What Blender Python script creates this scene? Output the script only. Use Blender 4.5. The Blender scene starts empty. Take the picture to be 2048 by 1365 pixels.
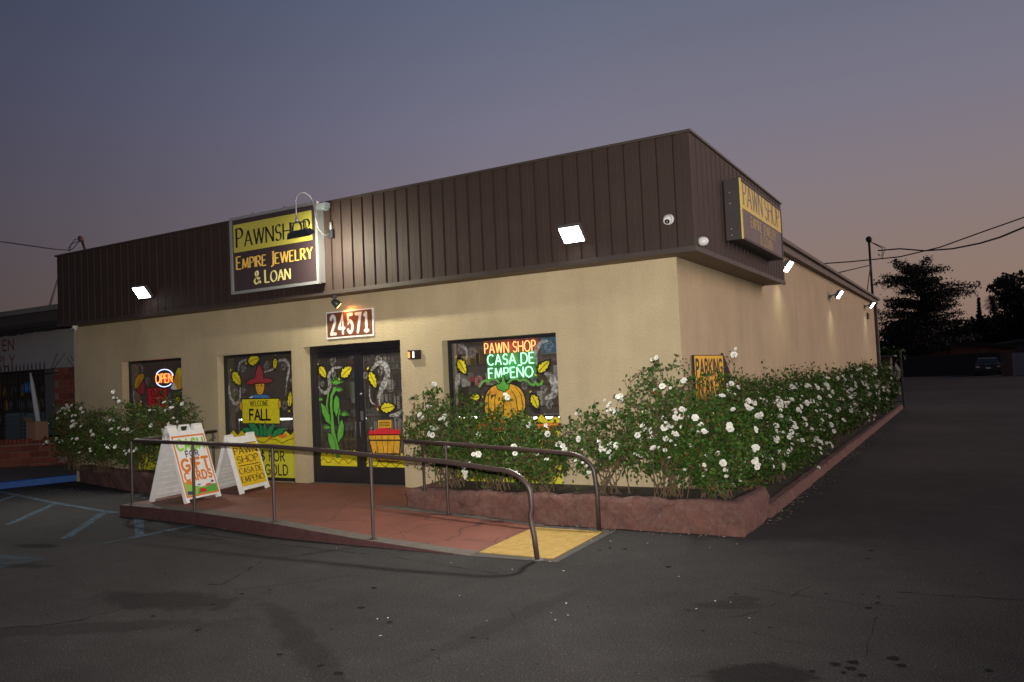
import bpy, bmesh, math, random
import numpy as np
from mathutils import Vector, Matrix
random.seed(7); rng = np.random.default_rng(7)
S = bpy.context.scene
COL = S.collection
R = math.radians

# ------------------------------------------------------------------ camera
CAM = np.array([3.016, -9.325, 1.75]); FPX = 1572.0
_c = 1024.0, 682.5
_vr = np.array([1936-_c[0], -(710-_c[1]), -FPX]); _vl = np.array([-1708-_c[0], -(872-_c[1]), -FPX])
_Y = _vr/np.linalg.norm(_vr); _X = -_vl/np.linalg.norm(_vl)
_Z = np.cross(_X, _Y); _Z /= np.linalg.norm(_Z); _X = np.cross(_Y, _Z)
RW = np.array([_X, _Y, _Z])
cam = bpy.data.objects.new('camera', bpy.data.cameras.new('camera')); COL.objects.link(cam)
cam.data.sensor_width = 36; cam.data.lens = FPX/2048*36; cam.data.clip_end = 3000; cam.data.clip_start = .05
cam.matrix_world = Matrix([[*RW[0], CAM[0]], [*RW[1], CAM[1]], [*RW[2], CAM[2]], [0, 0, 0, 1]])
S.camera = cam

def ray(px, py): return RW @ np.array([px-_c[0], -(py-_c[1]), -FPX])
def onX(px, py, x): d = ray(px, py); return CAM + (x-CAM[0])/d[0]*d
def onY(px, py, y): d = ray(px, py); return CAM + (y-CAM[1])/d[1]*d
def onZ(px, py, z=0.): d = ray(px, py); return CAM + (z-CAM[2])/d[2]*d

# ------------------------------------------------------------------ world, sun, flash, exposure
S.view_settings.view_transform = 'Standard'; S.view_settings.look = 'None'
S.view_settings.exposure = 0; S.view_settings.gamma = 1
S.cycles.use_denoising = True
S.cycles.max_bounces = 6; S.cycles.diffuse_bounces = 3; S.cycles.glossy_bounces = 3
S.cycles.transparent_max_bounces = 12; S.cycles.sample_clamp_indirect = 3; S.cycles.caustics_reflective = False; S.cycles.caustics_refractive = False
W = bpy.data.worlds.new('World'); S.world = W; W.use_nodes = True
nt = W.node_tree; nt.nodes.clear(); N = nt.nodes.new; Lk = nt.links.new
out = N('ShaderNodeOutputWorld'); bg = N('ShaderNodeBackground'); bg.inputs[1].default_value = 1.0
tc = N('ShaderNodeTexCoord'); sep = N('ShaderNodeSeparateXYZ'); Lk(tc.outputs['Generated'], sep.inputs[0])
ramp = N('ShaderNodeValToRGB'); Lk(sep.outputs[2], ramp.inputs[0])
SKY = [(0.0, (.265, .165, .125)), (.10, (.266, .186, .152)), (.19, (.236, .190, .200)), (.30, (.192, .180, .236)), (.43, (.134, .149, .210)), (.65, (.09, .105, .165)), (1, (.06, .075, .13))]
er = ramp.color_ramp
while len(er.elements) < len(SKY): er.elements.new(.5)
for e, (p, c) in zip(er.elements, SKY): e.position = p; e.color = (*c, 1)
dot = N('ShaderNodeVectorMath'); dot.operation = 'DOT_PRODUCT'; Lk(tc.outputs['Generated'], dot.inputs[0]); dot.inputs[1].default_value = (.8, .6, 0)
mr = N('ShaderNodeMapRange'); Lk(dot.outputs['Value'], mr.inputs[0])
mr.interpolation_type = 'SMOOTHSTEP'; mr.inputs[1].default_value = -.65; mr.inputs[2].default_value = .25; mr.inputs[3].default_value = .30; mr.inputs[4].default_value = 1.0
tr_ = N('ShaderNodeMapRange'); Lk(dot.outputs['Value'], tr_.inputs[0]); tr_.inputs[1].default_value = -.6; tr_.inputs[2].default_value = .3
tint = N('ShaderNodeMix'); tint.data_type = 'RGBA'; Lk(tr_.outputs[0], tint.inputs[0]); tint.inputs[6].default_value = (.86, .93, 1.16, 1); tint.inputs[7].default_value = (1, 1, 1, 1)
mt_ = N('ShaderNodeVectorMath'); mt_.operation = 'MULTIPLY'; Lk(ramp.outputs[0], mt_.inputs[0]); Lk(tint.outputs[2], mt_.inputs[1])
mx = N('ShaderNodeVectorMath'); mx.operation = 'SCALE'; Lk(mt_.outputs[0], mx.inputs[0]); Lk(mr.outputs[0], mx.inputs['Scale'])
Lk(mx.outputs[0], bg.inputs[0]); Lk(bg.outputs[0], out.inputs[0])

def lamp(name, kind, loc, energy, color, direction=None, **kw):
    l = bpy.data.lights.new(name, kind); l.energy = energy; l.color = color
    for k, v in kw.items(): setattr(l, k, v)
    o = bpy.data.objects.new(name, l); COL.objects.link(o); o.location = loc
    if direction is not None: o.rotation_euler = Vector(direction).to_track_quat('-Z', 'Y').to_euler()
    return o
# what is left of the sun, below the horizon glow on the right
lamp('twilight_sun', 'SUN', (0, 0, 20), 2.1, (1, .74, .66), (-.85, -.45, -.18), angle=R(50))
# the flash of the photographer's own camera
_fd = ray(880, 520)
lamp('camera_flash', 'SPOT', CAM+np.array([0, 0, .14]), 3900, (1, .93, .83), _fd, spot_size=R(94), spot_blend=1.0, shadow_soft_size=.03)

# ------------------------------------------------------------------ materials
MATS = {}
def M(name, col, rough=.6, metal=0., var=0., vs=3., bump=0., bs=80., emis=None, es=0., dirt=None, spec=None, coat=0.):
    if name in MATS: return MATS[name]
    m = bpy.data.materials.new(name); m.use_nodes = True; t = m.node_tree; b = t.nodes['Principled BSDF']
    b.inputs['Base Color'].default_value = (*col, 1); b.inputs['Roughness'].default_value = rough; b.inputs['Metallic'].default_value = metal
    if spec is not None: b.inputs['Specular IOR Level'].default_value = spec
    if coat: b.inputs['Coat Weight'].default_value = coat
    g = t.nodes.new('ShaderNodeNewGeometry')
    if var:
        n = t.nodes.new('ShaderNodeTexNoise'); n.inputs['Scale'].default_value = vs; n.inputs['Detail'].default_value = 8; n.inputs['Roughness'].default_value = .65
        t.links.new(g.outputs['Position'], n.inputs['Vector'])
        r = t.nodes.new('ShaderNodeMapRange'); t.links.new(n.outputs[0], r.inputs[0]); r.inputs[1].default_value = .3; r.inputs[2].default_value = .7
        mxx = t.nodes.new('ShaderNodeMix'); mxx.data_type = 'RGBA'; t.links.new(r.outputs[0], mxx.inputs[0])
        d = dirt if dirt else tuple(c*(1-var) for c in col)
        mxx.inputs[6].default_value = (*d, 1); mxx.inputs[7].default_value = (*[min(1, c*(1+var*.35)) for c in col], 1)
        t.links.new(mxx.outputs[2], b.inputs['Base Color'])
    if bump:
        n2 = t.nodes.new('ShaderNodeTexNoise'); n2.inputs['Scale'].default_value = bs; n2.inputs['Detail'].default_value = 4
        t.links.new(g.outputs['Position'], n2.inputs['Vector'])
        bp = t.nodes.new('ShaderNodeBump'); bp.inputs['Strength'].default_value = 1; bp.inputs['Distance'].default_value = bump
        t.links.new(n2.outputs[0], bp.inputs['Height']); t.links.new(bp.outputs[0], b.inputs['Normal'])
    if emis: b.inputs['Emission Color'].default_value = (*emis, 1); b.inputs['Emission Strength'].default_value = es
    MATS[name] = m; return m

def alpha_mat(name, col, a0, a1, scale=30, rough=.6):
    """paint worn thin: noise decides how much of the base shows through"""
    m = bpy.data.materials.new(name); m.use_nodes = True; t = m.node_tree; b = t.nodes['Principled BSDF']
    b.inputs['Base Color'].default_value = (*col, 1); b.inputs['Roughness'].default_value = .95; b.inputs['Specular IOR Level'].default_value = .1
    g = t.nodes.new('ShaderNodeNewGeometry'); n = t.nodes.new('ShaderNodeTexNoise'); n.inputs['Scale'].default_value = scale; n.inputs['Detail'].default_value = 6
    t.links.new(g.outputs['Position'], n.inputs['Vector'])
    r = t.nodes.new('ShaderNodeMapRange'); t.links.new(n.outputs[0], r.inputs[0]); r.inputs[1].default_value = .35; r.inputs[2].default_value = .65
    r.inputs[3].default_value = a0; r.inputs[4].default_value = a1; t.links.new(r.outputs[0], b.inputs['Alpha'])
    MATS[name] = m; return m

stucco = M('stucco', (.50, .408, .262), .9, var=.16, vs=.9, bump=.010, bs=38)
_t = stucco.node_tree; _n = _t.nodes.new; _g = _n('ShaderNodeNewGeometry'); _mp = _n('ShaderNodeMapping'); _mp.inputs['Scale'].default_value = (2.2, 2.2, .35); _t.links.new(_g.outputs['Position'], _mp.inputs[0])
_ns = _n('ShaderNodeTexNoise'); _ns.inputs['Scale'].default_value = 1.6; _ns.inputs['Detail'].default_value = 7; _t.links.new(_mp.outputs[0], _ns.inputs['Vector'])
_r = _n('ShaderNodeMapRange'); _t.links.new(_ns.outputs[0], _r.inputs[0]); _r.inputs[1].default_value = .35; _r.inputs[2].default_value = .6; _r.inputs[3].default_value = .94; _r.inputs[4].default_value = 1.01   # run-off streaks
_ng = _n('ShaderNodeTexNoise'); _ng.inputs['Scale'].default_value = 55; _ng.inputs['Detail'].default_value = 3; _t.links.new(_g.outputs['Position'], _ng.inputs['Vector'])
_r2 = _n('ShaderNodeMapRange'); _t.links.new(_ng.outputs[0], _r2.inputs[0]); _r2.inputs[1].default_value = .3; _r2.inputs[2].default_value = .7; _r2.inputs[3].default_value = .90; _r2.inputs[4].default_value = 1.07
_mm = _n('ShaderNodeMath'); _mm.operation = 'MULTIPLY'; _t.links.new(_r.outputs[0], _mm.inputs[0]); _t.links.new(_r2.outputs[0], _mm.inputs[1])
_b = _t.nodes['Principled BSDF']; _src = _b.inputs['Base Color'].links[0].from_socket; _v = _n('ShaderNodeVectorMath'); _v.operation = 'SCALE'; _t.links.new(_src, _v.inputs[0]); _t.links.new(_mm.outputs[0], _v.inputs['Scale']); _t.links.new(_v.outputs[0], _b.inputs['Base Color'])
fascia_m = M('fascia_metal', (.038, .023, .020), .65, spec=.3, var=.18, vs=2.5, bump=.0006, bs=40)
fascia_trim = M('fascia_trim', (.045, .032, .028), .5, var=.2, vs=3)
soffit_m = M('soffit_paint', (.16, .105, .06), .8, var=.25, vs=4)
black_frame = M('black_frame', (.018, .017, .022), .35, var=.3, vs=9)
rail_m = M('rail_paint', (.052, .033, .030), .42, var=.22, vs=14, bump=.0006, bs=60)
conc = M('grey_concrete', (.12, .10, .085), .9, var=.35, vs=9, bump=.002, bs=120)
kerb_maroon = M('maroon_kerb_paint', (.075, .030, .030), .75, var=.35, vs=11, bump=.002, bs=90)
planter_m = M('planter_plaster', (.135, .056, .044), .9, var=.45, vs=4.5, bump=.012, bs=22, dirt=(.085, .040, .034))
def stone_marks(m, scale, lo):
    """sculpted joints pressed in the plaster: darker scuffed lines round uneven fake stones, pale scuffs between"""
    t = m.node_tree; b = t.nodes['Principled BSDF']; n = t.nodes.new; l = t.links.new; src = b.inputs['Base Color'].links[0].from_socket
    g = n('ShaderNodeNewGeometry'); nz = n('ShaderNodeTexNoise'); nz.inputs['Scale'].default_value = 3.5; nz.inputs['Detail'].default_value = 5; l(g.outputs['Position'], nz.inputs['Vector'])
    mv = n('ShaderNodeVectorMath'); mv.operation = 'MULTIPLY_ADD'; l(nz.outputs['Color'], mv.inputs[0]); mv.inputs[1].default_value = (.30, .30, .30); l(g.outputs['Position'], mv.inputs[2])
    v = n('ShaderNodeTexVoronoi'); v.feature = 'DISTANCE_TO_EDGE'; v.inputs['Scale'].default_value = scale; l(mv.outputs[0], v.inputs['Vector'])
    r = n('ShaderNodeMapRange'); l(v.outputs['Distance'], r.inputs[0]); r.inputs[1].default_value = .0; r.inputs[2].default_value = .05; r.inputs[3].default_value = lo; r.inputs[4].default_value = 1.0
    c = n('ShaderNodeVectorMath'); c.operation = 'SCALE'; l(src, c.inputs[0]); l(r.outputs[0], c.inputs['Scale'])
    n3 = n('ShaderNodeTexNoise'); n3.inputs['Scale'].default_value = 11; n3.inputs['Detail'].default_value = 10; n3.inputs['Roughness'].default_value = .75; n3.inputs['Distortion'].default_value = 1.2; l(g.outputs['Position'], n3.inputs['Vector'])
    r3 = n('ShaderNodeMapRange'); l(n3.outputs[0], r3.inputs[0]); r3.inputs[1].default_value = .46; r3.inputs[2].default_value = .66; r3.inputs[4].default_value = .70
    mm = n('ShaderNodeMix'); mm.data_type = 'RGBA'; l(r3.outputs[0], mm.inputs[0]); l(c.outputs[0], mm.inputs[6]); mm.inputs[7].default_value = (.155, .105, .090, 1); l(mm.outputs[2], b.inputs['Base Color'])
stone_marks(planter_m, 3.4, .72)
white_p = M('white_plastic', (.86, .86, .86), .5, var=.12, vs=8)
yel = M('sign_yellow', (.46, .41, .07), .5)
yel_old = M('sign_yellow_old', (.74, .56, .12), .5, var=.12, vs=5)
blk = M('sign_black', (.012, .010, .012), .35)
brn_face = M('sign_brown_face', (.045, .030, .035), .35)
mauve_face = M('sign_mauve_face', (.13, .10, .10), .4, var=.12, vs=5)
alu = M('aluminium_trim', (.42, .43, .45), .4, metal=.6)
cabinet = M('sign_cabinet', (.04, .028, .03), .6, var=.3, vs=9)
paint_yel = M('window_paint_yellow', (.72, .62, .02), .55, var=.22, vs=22)
paint_gold = M('window_paint_gold', (.72, .38, .03), .55, var=.35, vs=14)
paint_org = M('window_paint_orange', (.75, .24, .03), .55, var=.1, vs=9)
paint_grn = M('window_paint_green', (.12, .42, .06), .55, var=.35, vs=22)
paint_dgrn = M('window_paint_dark_green', (.03, .28, .09), .55, var=.4, vs=22)
paint_red = M('window_paint_red', (.30, .035, .05), .55, var=.15, vs=14)
paint_bred = M('window_paint_bright_red', (.60, .02, .03), .55, var=.1, vs=14)
paint_blue = M('window_paint_blue', (.05, .18, .45), .55)
paint_blk = M('window_paint_black', (.008, .008, .008), .5)
paint_wht = alpha_mat('window_paint_white', (.8, .8, .8), .05, .50, 25)
paint_wht_s = M('window_paint_solid_white', (.75, .75, .75), .6)
banner = M('window_banner_yellow', (.66, .63, .05), .5, var=.08, vs=3)
orange_ink = M('orange_ink', (.72, .22, .03), .5)
green_ink = M('green_ink', (.25, .62, .05), .5)
navy_ink = M('navy_ink', (.06, .06, .12), .5)
lmats = [M('leaf_green_%s' % n, c, .6, spec=.15, var=.35, vs=7) for n, c in (('dark', (.027, .066, .012)), ('mid', (.048, .108, .017)), ('pale', (.090, .150, .03)), ('brown', (.12, .07, .02)))]
stem_m = M('cane_bark', (.12, .075, .045), .8)
petal_m = M('white_petal', (.77, .77, .72), .75, var=.25, vs=30)
petal_c = M('petal_heart', (.75, .66, .40), .6)
dk_leaf = M('cedar_needles', (.020, .021, .014), .8, var=.4, vs=.5)
bark = M('dark_bark', (.03, .022, .018), .9)
soil = M('soil', (.06, .045, .032), .95, var=.5, vs=14, bump=.02, bs=40)
wire_m = M('black_wire', (.012, .012, .014), .6)
led = M('led_panel', (1, 1, 1), emis=(1, .99, .94), es=22)
housing = M('lamp_housing', (.10, .10, .10), .5)
camw = M('camera_white', (.62, .62, .62), .35)

def glass(name, tint=(.78, .80, .82), refl=1.0, haze=.0):
    m = bpy.data.materials.new(name); m.use_nodes = True; t = m.node_tree; t.nodes.clear()
    o = t.nodes.new('ShaderNodeOutputMaterial'); f = t.nodes.new('ShaderNodeFresnel'); f.inputs[0].default_value = 1.5
    a = t.nodes.new('ShaderNodeBsdfTransparent'); a.inputs[0].default_value = (*tint, 1)
    g = t.nodes.new('ShaderNodeBsdfGlossy'); g.inputs[1].default_value = .02; g.inputs[0].default_value = (refl,)*3+(1,)
    df_ = t.nodes.new('ShaderNodeBsdfDiffuse'); df_.inputs[0].default_value = (.42, .36, .34, 1); hz = t.nodes.new('ShaderNodeMixShader'); hz.inputs[0].default_value = haze; t.links.new(a.outputs[0], hz.inputs[1]); t.links.new(df_.outputs[0], hz.inputs[2])   # film of dust on the pane
    x = t.nodes.new('ShaderNodeMixShader'); t.links.new(f.outputs[0], x.inputs[0]); t.links.new(hz.outputs[0], x.inputs[1]); t.links.new(g.outputs[0], x.inputs[2])
    t.links.new(x.outputs[0], o.inputs[0]); MATS[name] = m; return m
pane_g = glass('shop_glass', haze=.07)

# ------------------------------------------------------------------ mesh helpers
def link(o, parent=None):
    COL.objects.link(o)
    if parent is not None: o.parent = parent
    return o
def tag(o, label=None, cat=None, group=None, kind=None):
    for k, v in (('label', label), ('category', cat), ('group', group), ('kind', kind)):
        if v: o[k] = v
    return o
def empty(name, loc, label, cat, group=None, rz=0):
    o = bpy.data.objects.new(name, None); COL.objects.link(o); o.location = loc; o.rotation_euler.z = rz; o.empty_display_size = .1
    return tag(o, label, cat, group)

class MB:
    """collects faces with materials; coordinates are world unless parent offset is given"""
    def __init__(s): s.v = []; s.f = []; s.m = []; s.mats = []; s.sm = []
    def mi(s, mat):
        if mat not in s.mats: s.mats.append(mat)
        return s.mats.index(mat)
    def poly(s, pts, mat, smooth=False):
        i = len(s.v); s.v += [tuple(map(float, p)) for p in pts]; s.f.append(tuple(range(i, i+len(pts)))); s.m.append(s.mi(mat)); s.sm.append(smooth)
    def faces(s, vs, fs, mat, smooth=False):
        i = len(s.v); s.v += [tuple(map(float, p)) for p in vs]
        k = s.mi(mat)
        for f in fs: s.f.append(tuple(i+j for j in f)); s.m.append(k); s.sm.append(smooth)
    def box(s, a, b, mat, bev=0.):
        x0, y0, z0 = [min(a[i], b[i]) for i in range(3)]; x1, y1, z1 = [max(a[i], b[i]) for i in range(3)]
        if bev:
            bm = bmesh.new(); bmesh.ops.create_cube(bm, size=1)
            for v in bm.verts: v.co = Vector(((x0+x1)/2+v.co.x*(x1-x0), (y0+y1)/2+v.co.y*(y1-y0), (z0+z1)/2+v.co.z*(z1-z0)))
            bmesh.ops.bevel(bm, geom=bm.edges, offset=bev, segments=2, profile=.6, affect='EDGES')
            bm.verts.index_update(); s.faces([v.co for v in bm.verts], [[v.index for v in f.verts] for f in bm.faces], mat, False); bm.free(); return
        vs = [(x, y, z) for x in (x0, x1) for y in (y0, y1) for z in (z0, z1)]
        s.faces(vs, [(0, 1, 3, 2), (4, 6, 7, 5), (0, 4, 5, 1), (2, 3, 7, 6), (0, 2, 6, 4), (1, 5, 7, 3)], mat)
    def obox(s, c, ax, ay, az, mat):
        """box with centre c and half-axis vectors"""
        c, ax, ay, az = map(np.array, (c, ax, ay, az))
        vs = [c+i*ax+j*ay+k*az for i in (-1, 1) for j in (-1, 1) for k in (-1, 1)]
        s.faces(vs, [(0, 1, 3, 2), (4, 6, 7, 5), (0, 4, 5, 1), (2, 3, 7, 6), (0, 2, 6, 4), (1, 5, 7, 3)], mat)
    def tube(s, pts, r, mat, n=8, cap=True, smooth=True):
        pts = [np.array(p, float) for p in pts]; rs = r if hasattr(r, '__len__') else [r]*len(pts)
        i0 = len(s.v); k = s.mi(mat); up = None
        for i, p in enumerate(pts):
            d = pts[min(i+1, len(pts)-1)]-pts[max(i-1, 0)]; L = np.linalg.norm(d); d = d/(L if L else 1)
            if up is None: up = np.cross(d, (0, 0, 1) if abs(d[2]) < .9 else (1, 0, 0)); up /= np.linalg.norm(up)
            up = up-d*up.dot(d); up /= (np.linalg.norm(up) or 1); w = np.cross(d, up)
            for j in range(n):
                a = 2*math.pi*j/n; s.v.append(tuple(p+rs[i]*(math.cos(a)*up+math.sin(a)*w)))
        for i in range(len(pts)-1):
            for j in range(n):
                s.f.append((i0+i*n+j, i0+i*n+(j+1) % n, i0+(i+1)*n+(j+1) % n, i0+(i+1)*n+j)); s.m.append(k); s.sm.append(smooth)
        if cap:
            s.f.append(tuple(i0+j for j in range(n))[::-1]); s.m.append(k); s.sm.append(False)
            e = i0+(len(pts)-1)*n; s.f.append(tuple(e+j for j in range(n))); s.m.append(k); s.sm.append(False)
    def lathe(s, c, axis, prof, mat, n=20, smooth=True):
        """prof: (distance along axis, radius)"""
        axis = np.array(axis, float); axis /= np.linalg.norm(axis); c = np.array(c, float)
        s.tube([c+axis*a for a, _ in prof], [r for _, r in prof], mat, n, True, smooth)
    def build(s, name, parent=None, label=None, cat=None, group=None, kind=None, loc=None, smooth=None):
        me = bpy.data.meshes.new(name)
        off = np.array(loc if loc is not None else (0, 0, 0), float)
        if parent is not None and loc is None:
            p = parent; off = np.zeros(3)
            while p is not None: off = off+np.array(p.location); p = p.parent
        V = np.array(s.v)-off
        me.from_pydata([tuple(v) for v in V], [], s.f)
        for mm in s.mats: me.materials.append(mm)
        me.polygons.foreach_set('material_index', s.m); me.polygons.foreach_set('use_smooth', s.sm)
        me.update()
        o = bpy.data.objects.new(name, me)
        if parent is None and loc is not None: o.location = loc
        link(o, parent); tag(o, label, cat, group, kind); return o

class Plane2:
    """a flat surface on which print or paint lies: O origin, U right, V up, Nn outward"""
    def __init__(s, O, U, V, off=.0): s.O, s.U, s.V = [np.array(a, float) for a in (O, U, V)]; s.N = np.cross(s.U, s.V); s.off = off; s.mb = MB(); s.k = 0
    def P(s, u, v, layer): return s.O+s.U*u+s.V*v+s.N*(s.off+layer*.0012)
    def px(s, x, y):
        d = ray(x, y); t = (s.O+s.N*s.off-CAM).dot(s.N)/d.dot(s.N); q = CAM+t*d-s.O; return (q.dot(s.U), q.dot(s.V))
    def fill(s, pts, mat, layer=0):
        s.k += 1; e = (s.k % 5)*.00018/.0012
        # triangulate through bmesh so concave outlines are filled well
        vs = [Vector(s.P(u, v, layer+e)) for u, v in pts]
        from mathutils.geometry import tessellate_polygon
        tr = tessellate_polygon([vs]); s.mb.faces(vs, [tuple(t) for t in tr], mat)
    def stroke(s, pts, w, mat, layer=1, nib=None, closed=False, caps=True):
        s.k += 1; e = (s.k % 5)*.00018/.0012; pts = [np.array(p, float) for p in pts]
        if closed: pts = pts+[pts[0], pts[1]]
        n = len(pts); A = []; B = []
        for i in range(n):
            a = pts[i]-pts[i-1] if i else pts[1]-pts[0]; b = pts[i+1]-pts[i] if i < n-1 else a
            a = a/(np.linalg.norm(a) or 1); b = b/(np.linalg.norm(b) or 1); t = a+b; L = np.linalg.norm(t)
            t = t/L if L > .2 else b; nn = np.array([-t[1], t[0]])
            ww = w[i] if hasattr(w, '__len__') else w
            if nib is not None: th = math.atan2(t[1], t[0]); ww = ww*(nib[1]+(1-nib[1])*abs(math.sin(th-nib[0])))
            h = ww/2/max(.5, abs(nn.dot(np.array([-b[1], b[0]]))))
            A.append(pts[i]+nn*h); B.append(pts[i]-nn*h)
        vs = [s.P(*q, layer+e) for q in A]+[s.P(*q, layer+e) for q in B]
        s.mb.faces(vs, [(i, n+i, n+i+1, i+1) for i in range(n-1)], mat)
        if caps and not closed and nib is None and not hasattr(w, '__len__'):
            for q, e2 in ((pts[0], .4), (pts[-1], .8)):
                s.mb.poly([s.P(q[0]+w/2*math.cos(a*math.pi/4), q[1]+w/2*math.sin(a*math.pi/4), layer+e+e2*.06) for a in range(8)], mat)
    def build(s, name, parent, **k): return s.mb.build(name, parent, **k)

# ------------------------------------------------------------------ letters (skeleton strokes, unit height)
def arc(cx, cy, rx, ry, a0, a1, n=14):
    return [(cx+rx*math.cos(R(a0+(a1-a0)*i/n)), cy+ry*math.sin(R(a0+(a1-a0)*i/n))) for i in range(n+1)]
GL = {
 'A': (.80, [[(0, 0), (.40, 1)], [(.40, 1), (.80, 0)], [(.14, .34), (.66, .34)]], [(0, 0), (.8, 0)]),
 'B': (.60, [[(0, 0), (0, 1)], [(0, 1)]+arc(.28, .76, .28, .24, 90, -90)+[(0, .52)], arc(.30, .26, .30, .26, 90, -90)+[(0, 0)]], [(0, 0), (0, 1)]),
 'C': (.78, [arc(.45, .5, .45, .5, 48, 312, 22)], []),
 'D': (.78, [[(0, 0), (0, 1)], [(0, 1), (.28, 1)]+arc(.30, .5, .46, .5, 90, -90)+[(0, 0)]], [(0, 0), (0, 1)]),
 'E': (.56, [[(0, 0), (0, 1)], [(0, 1), (.54, 1)], [(0, .52), (.44, .52)], [(0, 0), (.56, 0)]], [(0, 0), (0, 1)]),
 'F': (.54, [[(0, 0), (0, 1)], [(0, 1), (.54, 1)], [(0, .52), (.44, .52)]], [(0, 0), (0, 1)]),
 'G': (.82, [arc(.45, .5, .45, .5, 48, 330, 22), [(.50, .44), (.82, .44)], [(.82, .44), (.82, .14)]], []),
 'H': (.74, [[(0, 0), (0, 1)], [(.74, 0), (.74, 1)], [(0, .52), (.74, .52)]], [(0, 0), (0, 1), (.74, 0), (.74, 1)]),
 'I': (.0, [[(0, 0), (0, 1)]], [(0, 0), (0, 1)]),
 'J': (.36, [[(.30, 1), (.30, .1)]+arc(.12, .06, .18, .22, 0, -120, 6)], [(.30, 1)]),
 'K': (.68, [[(0, 0), (0, 1)], [(.62, 1), (.02, .44)], [(.18, .58), (.68, 0)]], [(0, 0), (0, 1), (.62, 1), (.68, 0)]),
 'L': (.54, [[(0, 0), (0, 1)], [(0, 0), (.54, 0)]], [(0, 0), (0, 1)]),
 'M': (.92, [[(.04, 0), (.12, 1)], [(.12, 1), (.46, .08)], [(.46, .08), (.80, 1)], [(.80, 1), (.88, 0)]], [(.04, 0), (.12, 1), (.8, 1), (.88, 0)]),
 'N': (.76, [[(0, 0), (0, 1)], [(0, 1), (.76, 0)], [(.76, 0), (.76, 1)]], [(0, 0), (0, 1), (.76, 1)]),
 'O': (.90, [arc(.45, .5, .45, .5, 90, 450, 30)], []),
 'P': (.56, [[(0, 0), (0, 1)], [(0, 1)]+arc(.26, .74, .30, .26, 90, -90)+[(0, .48)]], [(0, 0), (0, 1)]),
 'R': (.64, [[(0, 0), (0, 1)], [(0, 1)]+arc(.26, .75, .29, .25, 90, -90)+[(0, .50)], [(.24, .5), (.64, 0)]], [(0, 0), (0, 1), (.64, 0)]),
 'S': (.58, [arc(.30, .745, .26, .255, 28, 262, 12)+arc(.29, .255, .29, .255, 78, -152, 12)], []),
 'T': (.66, [[(.33, 0), (.33, 1)], [(0, 1), (.66, 1)]], [(.33, 0)]),
 'U': (.70, [[(0, 1), (0, .35)]+arc(.35, .35, .35, .35, 180, 360)+[(.70, 1)]], [(0, 1), (.7, 1)]),
 'W': (1.08, [[(0, 1), (.27, 0)], [(.27, 0), (.54, .96)], [(.54, .96), (.81, 0)], [(.81, 0), (1.08, 1)]], [(0, 1), (.54, 1), (1.08, 1)]),
 'X': (.66, [[(0, 0), (.66, 1)], [(0, 1), (.66, 0)]], []),
 'Y': (.70, [[(0, 1), (.35, .46)], [(.70, 1), (.35, .46)], [(.35, .46), (.35, 0)]], [(0, 1), (.7, 1), (.35, 0)]),
 '&': (.84, [[(.84, .02), (.22, .72)]+arc(.36, .80, .17, .20, 200, -30, 10)+[(.12, .36)]+arc(.33, .24, .28, .25, 150, 300, 8)+[(.74, .46)]], []),
 '$': (.58, [arc(.30, .70, .26, .215, 28, 262, 12)+arc(.29, .285, .29, .215, 78, -152, 12), [(.29, -.08), (.29, 1.08)]], []),
 "'": (.06, [[(.03, 1), (.0, .8)]], []),
 '1': (.46, [[(.24, 0), (.24, 1)], [(.24, .98), (.04, .90)], [(.04, .05), (.46, .05)]], []),
 '2': (.60, [arc(.29, .73, .27, .27, 160, -35, 12)+[(.02, .0)], [(.0, 0), (.60, 0)]], []),
 '4': (.66, [[(.48, 0), (.48, 1), (.0, .28)], [(.0, .28), (.66, .28)]], []),
 '5': (.60, [[(.54, 1), (.08, 1)], [(.08, 1), (.05, .54)]+arc(.28, .33, .30, .32, 130, -150, 14)], []),
 '7': (.56, [[(0, 1), (.56, 1), (.18, 0)]], []),
 ' ': (.26, [], []),
}
GL['Ñ'] = (GL['N'][0], GL['N'][1]+[[(.16, 1.14), (.30, 1.22), (.46, 1.14), (.60, 1.22)]], GL['N'][2])
def text_w(t, gap): return sum(GL[c][0]+gap for c in t)-gap
def write(pl, t, u0, v0, h, width, mat, thick=.13, layer=2, serif=False, gap=.26, caps=None, vt=None):
    """write t with its base line from (u0,v0), letter height h, stretched to width; caps: first letter of each word this much taller; vt: direction of the base line as (du,dv) slope"""
    items = []; x = 0; start = True
    for c in t:
        k = (caps if (caps and start) else 1.0); g = GL[c]
        items.append((c, x, k)); x += g[0]*k+gap; start = (c == ' ')
    sc = width/max(x-gap, .01)
    for c, x, k in items:
        for st in GL[c][1]:
            pts = [(u0+(x+p[0]*k)*sc, v0+p[1]*k*h+(vt or 0)*(x+p[0]*k)*sc) for p in st]
            if serif: pl.stroke(pts, thick*h*k*.95, mat, layer, nib=(R(18), .26), caps=False)
            else: pl.stroke(pts, thick*h, mat, layer)
        if serif:
            for (a, b) in GL[c][2]:
                q = u0+(x+a*k)*sc, v0+b*k*h+(vt or 0)*(x+a*k)*sc+(.018*h if b < .5 else -.018*h)
                pl.stroke([(q[0]-.13*sc*k, q[1]), (q[0]+.13*sc*k, q[1])], .045*h*k, mat, layer, caps=False)
def neon_text(mb, t, O, U, V, u0, h, width, mat, r, gap=.24):
    x = 0; sc = width/text_w(t, gap); O, U, V = map(np.array, (O, U, V))
    for c in t:
        for st in GL[c][1]:
            mb.tube([O+U*(u0+(x+p[0])*sc)+V*(p[1]*h) for p in st], r, mat, 6)
        x += GL[c][0]+gap
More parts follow.
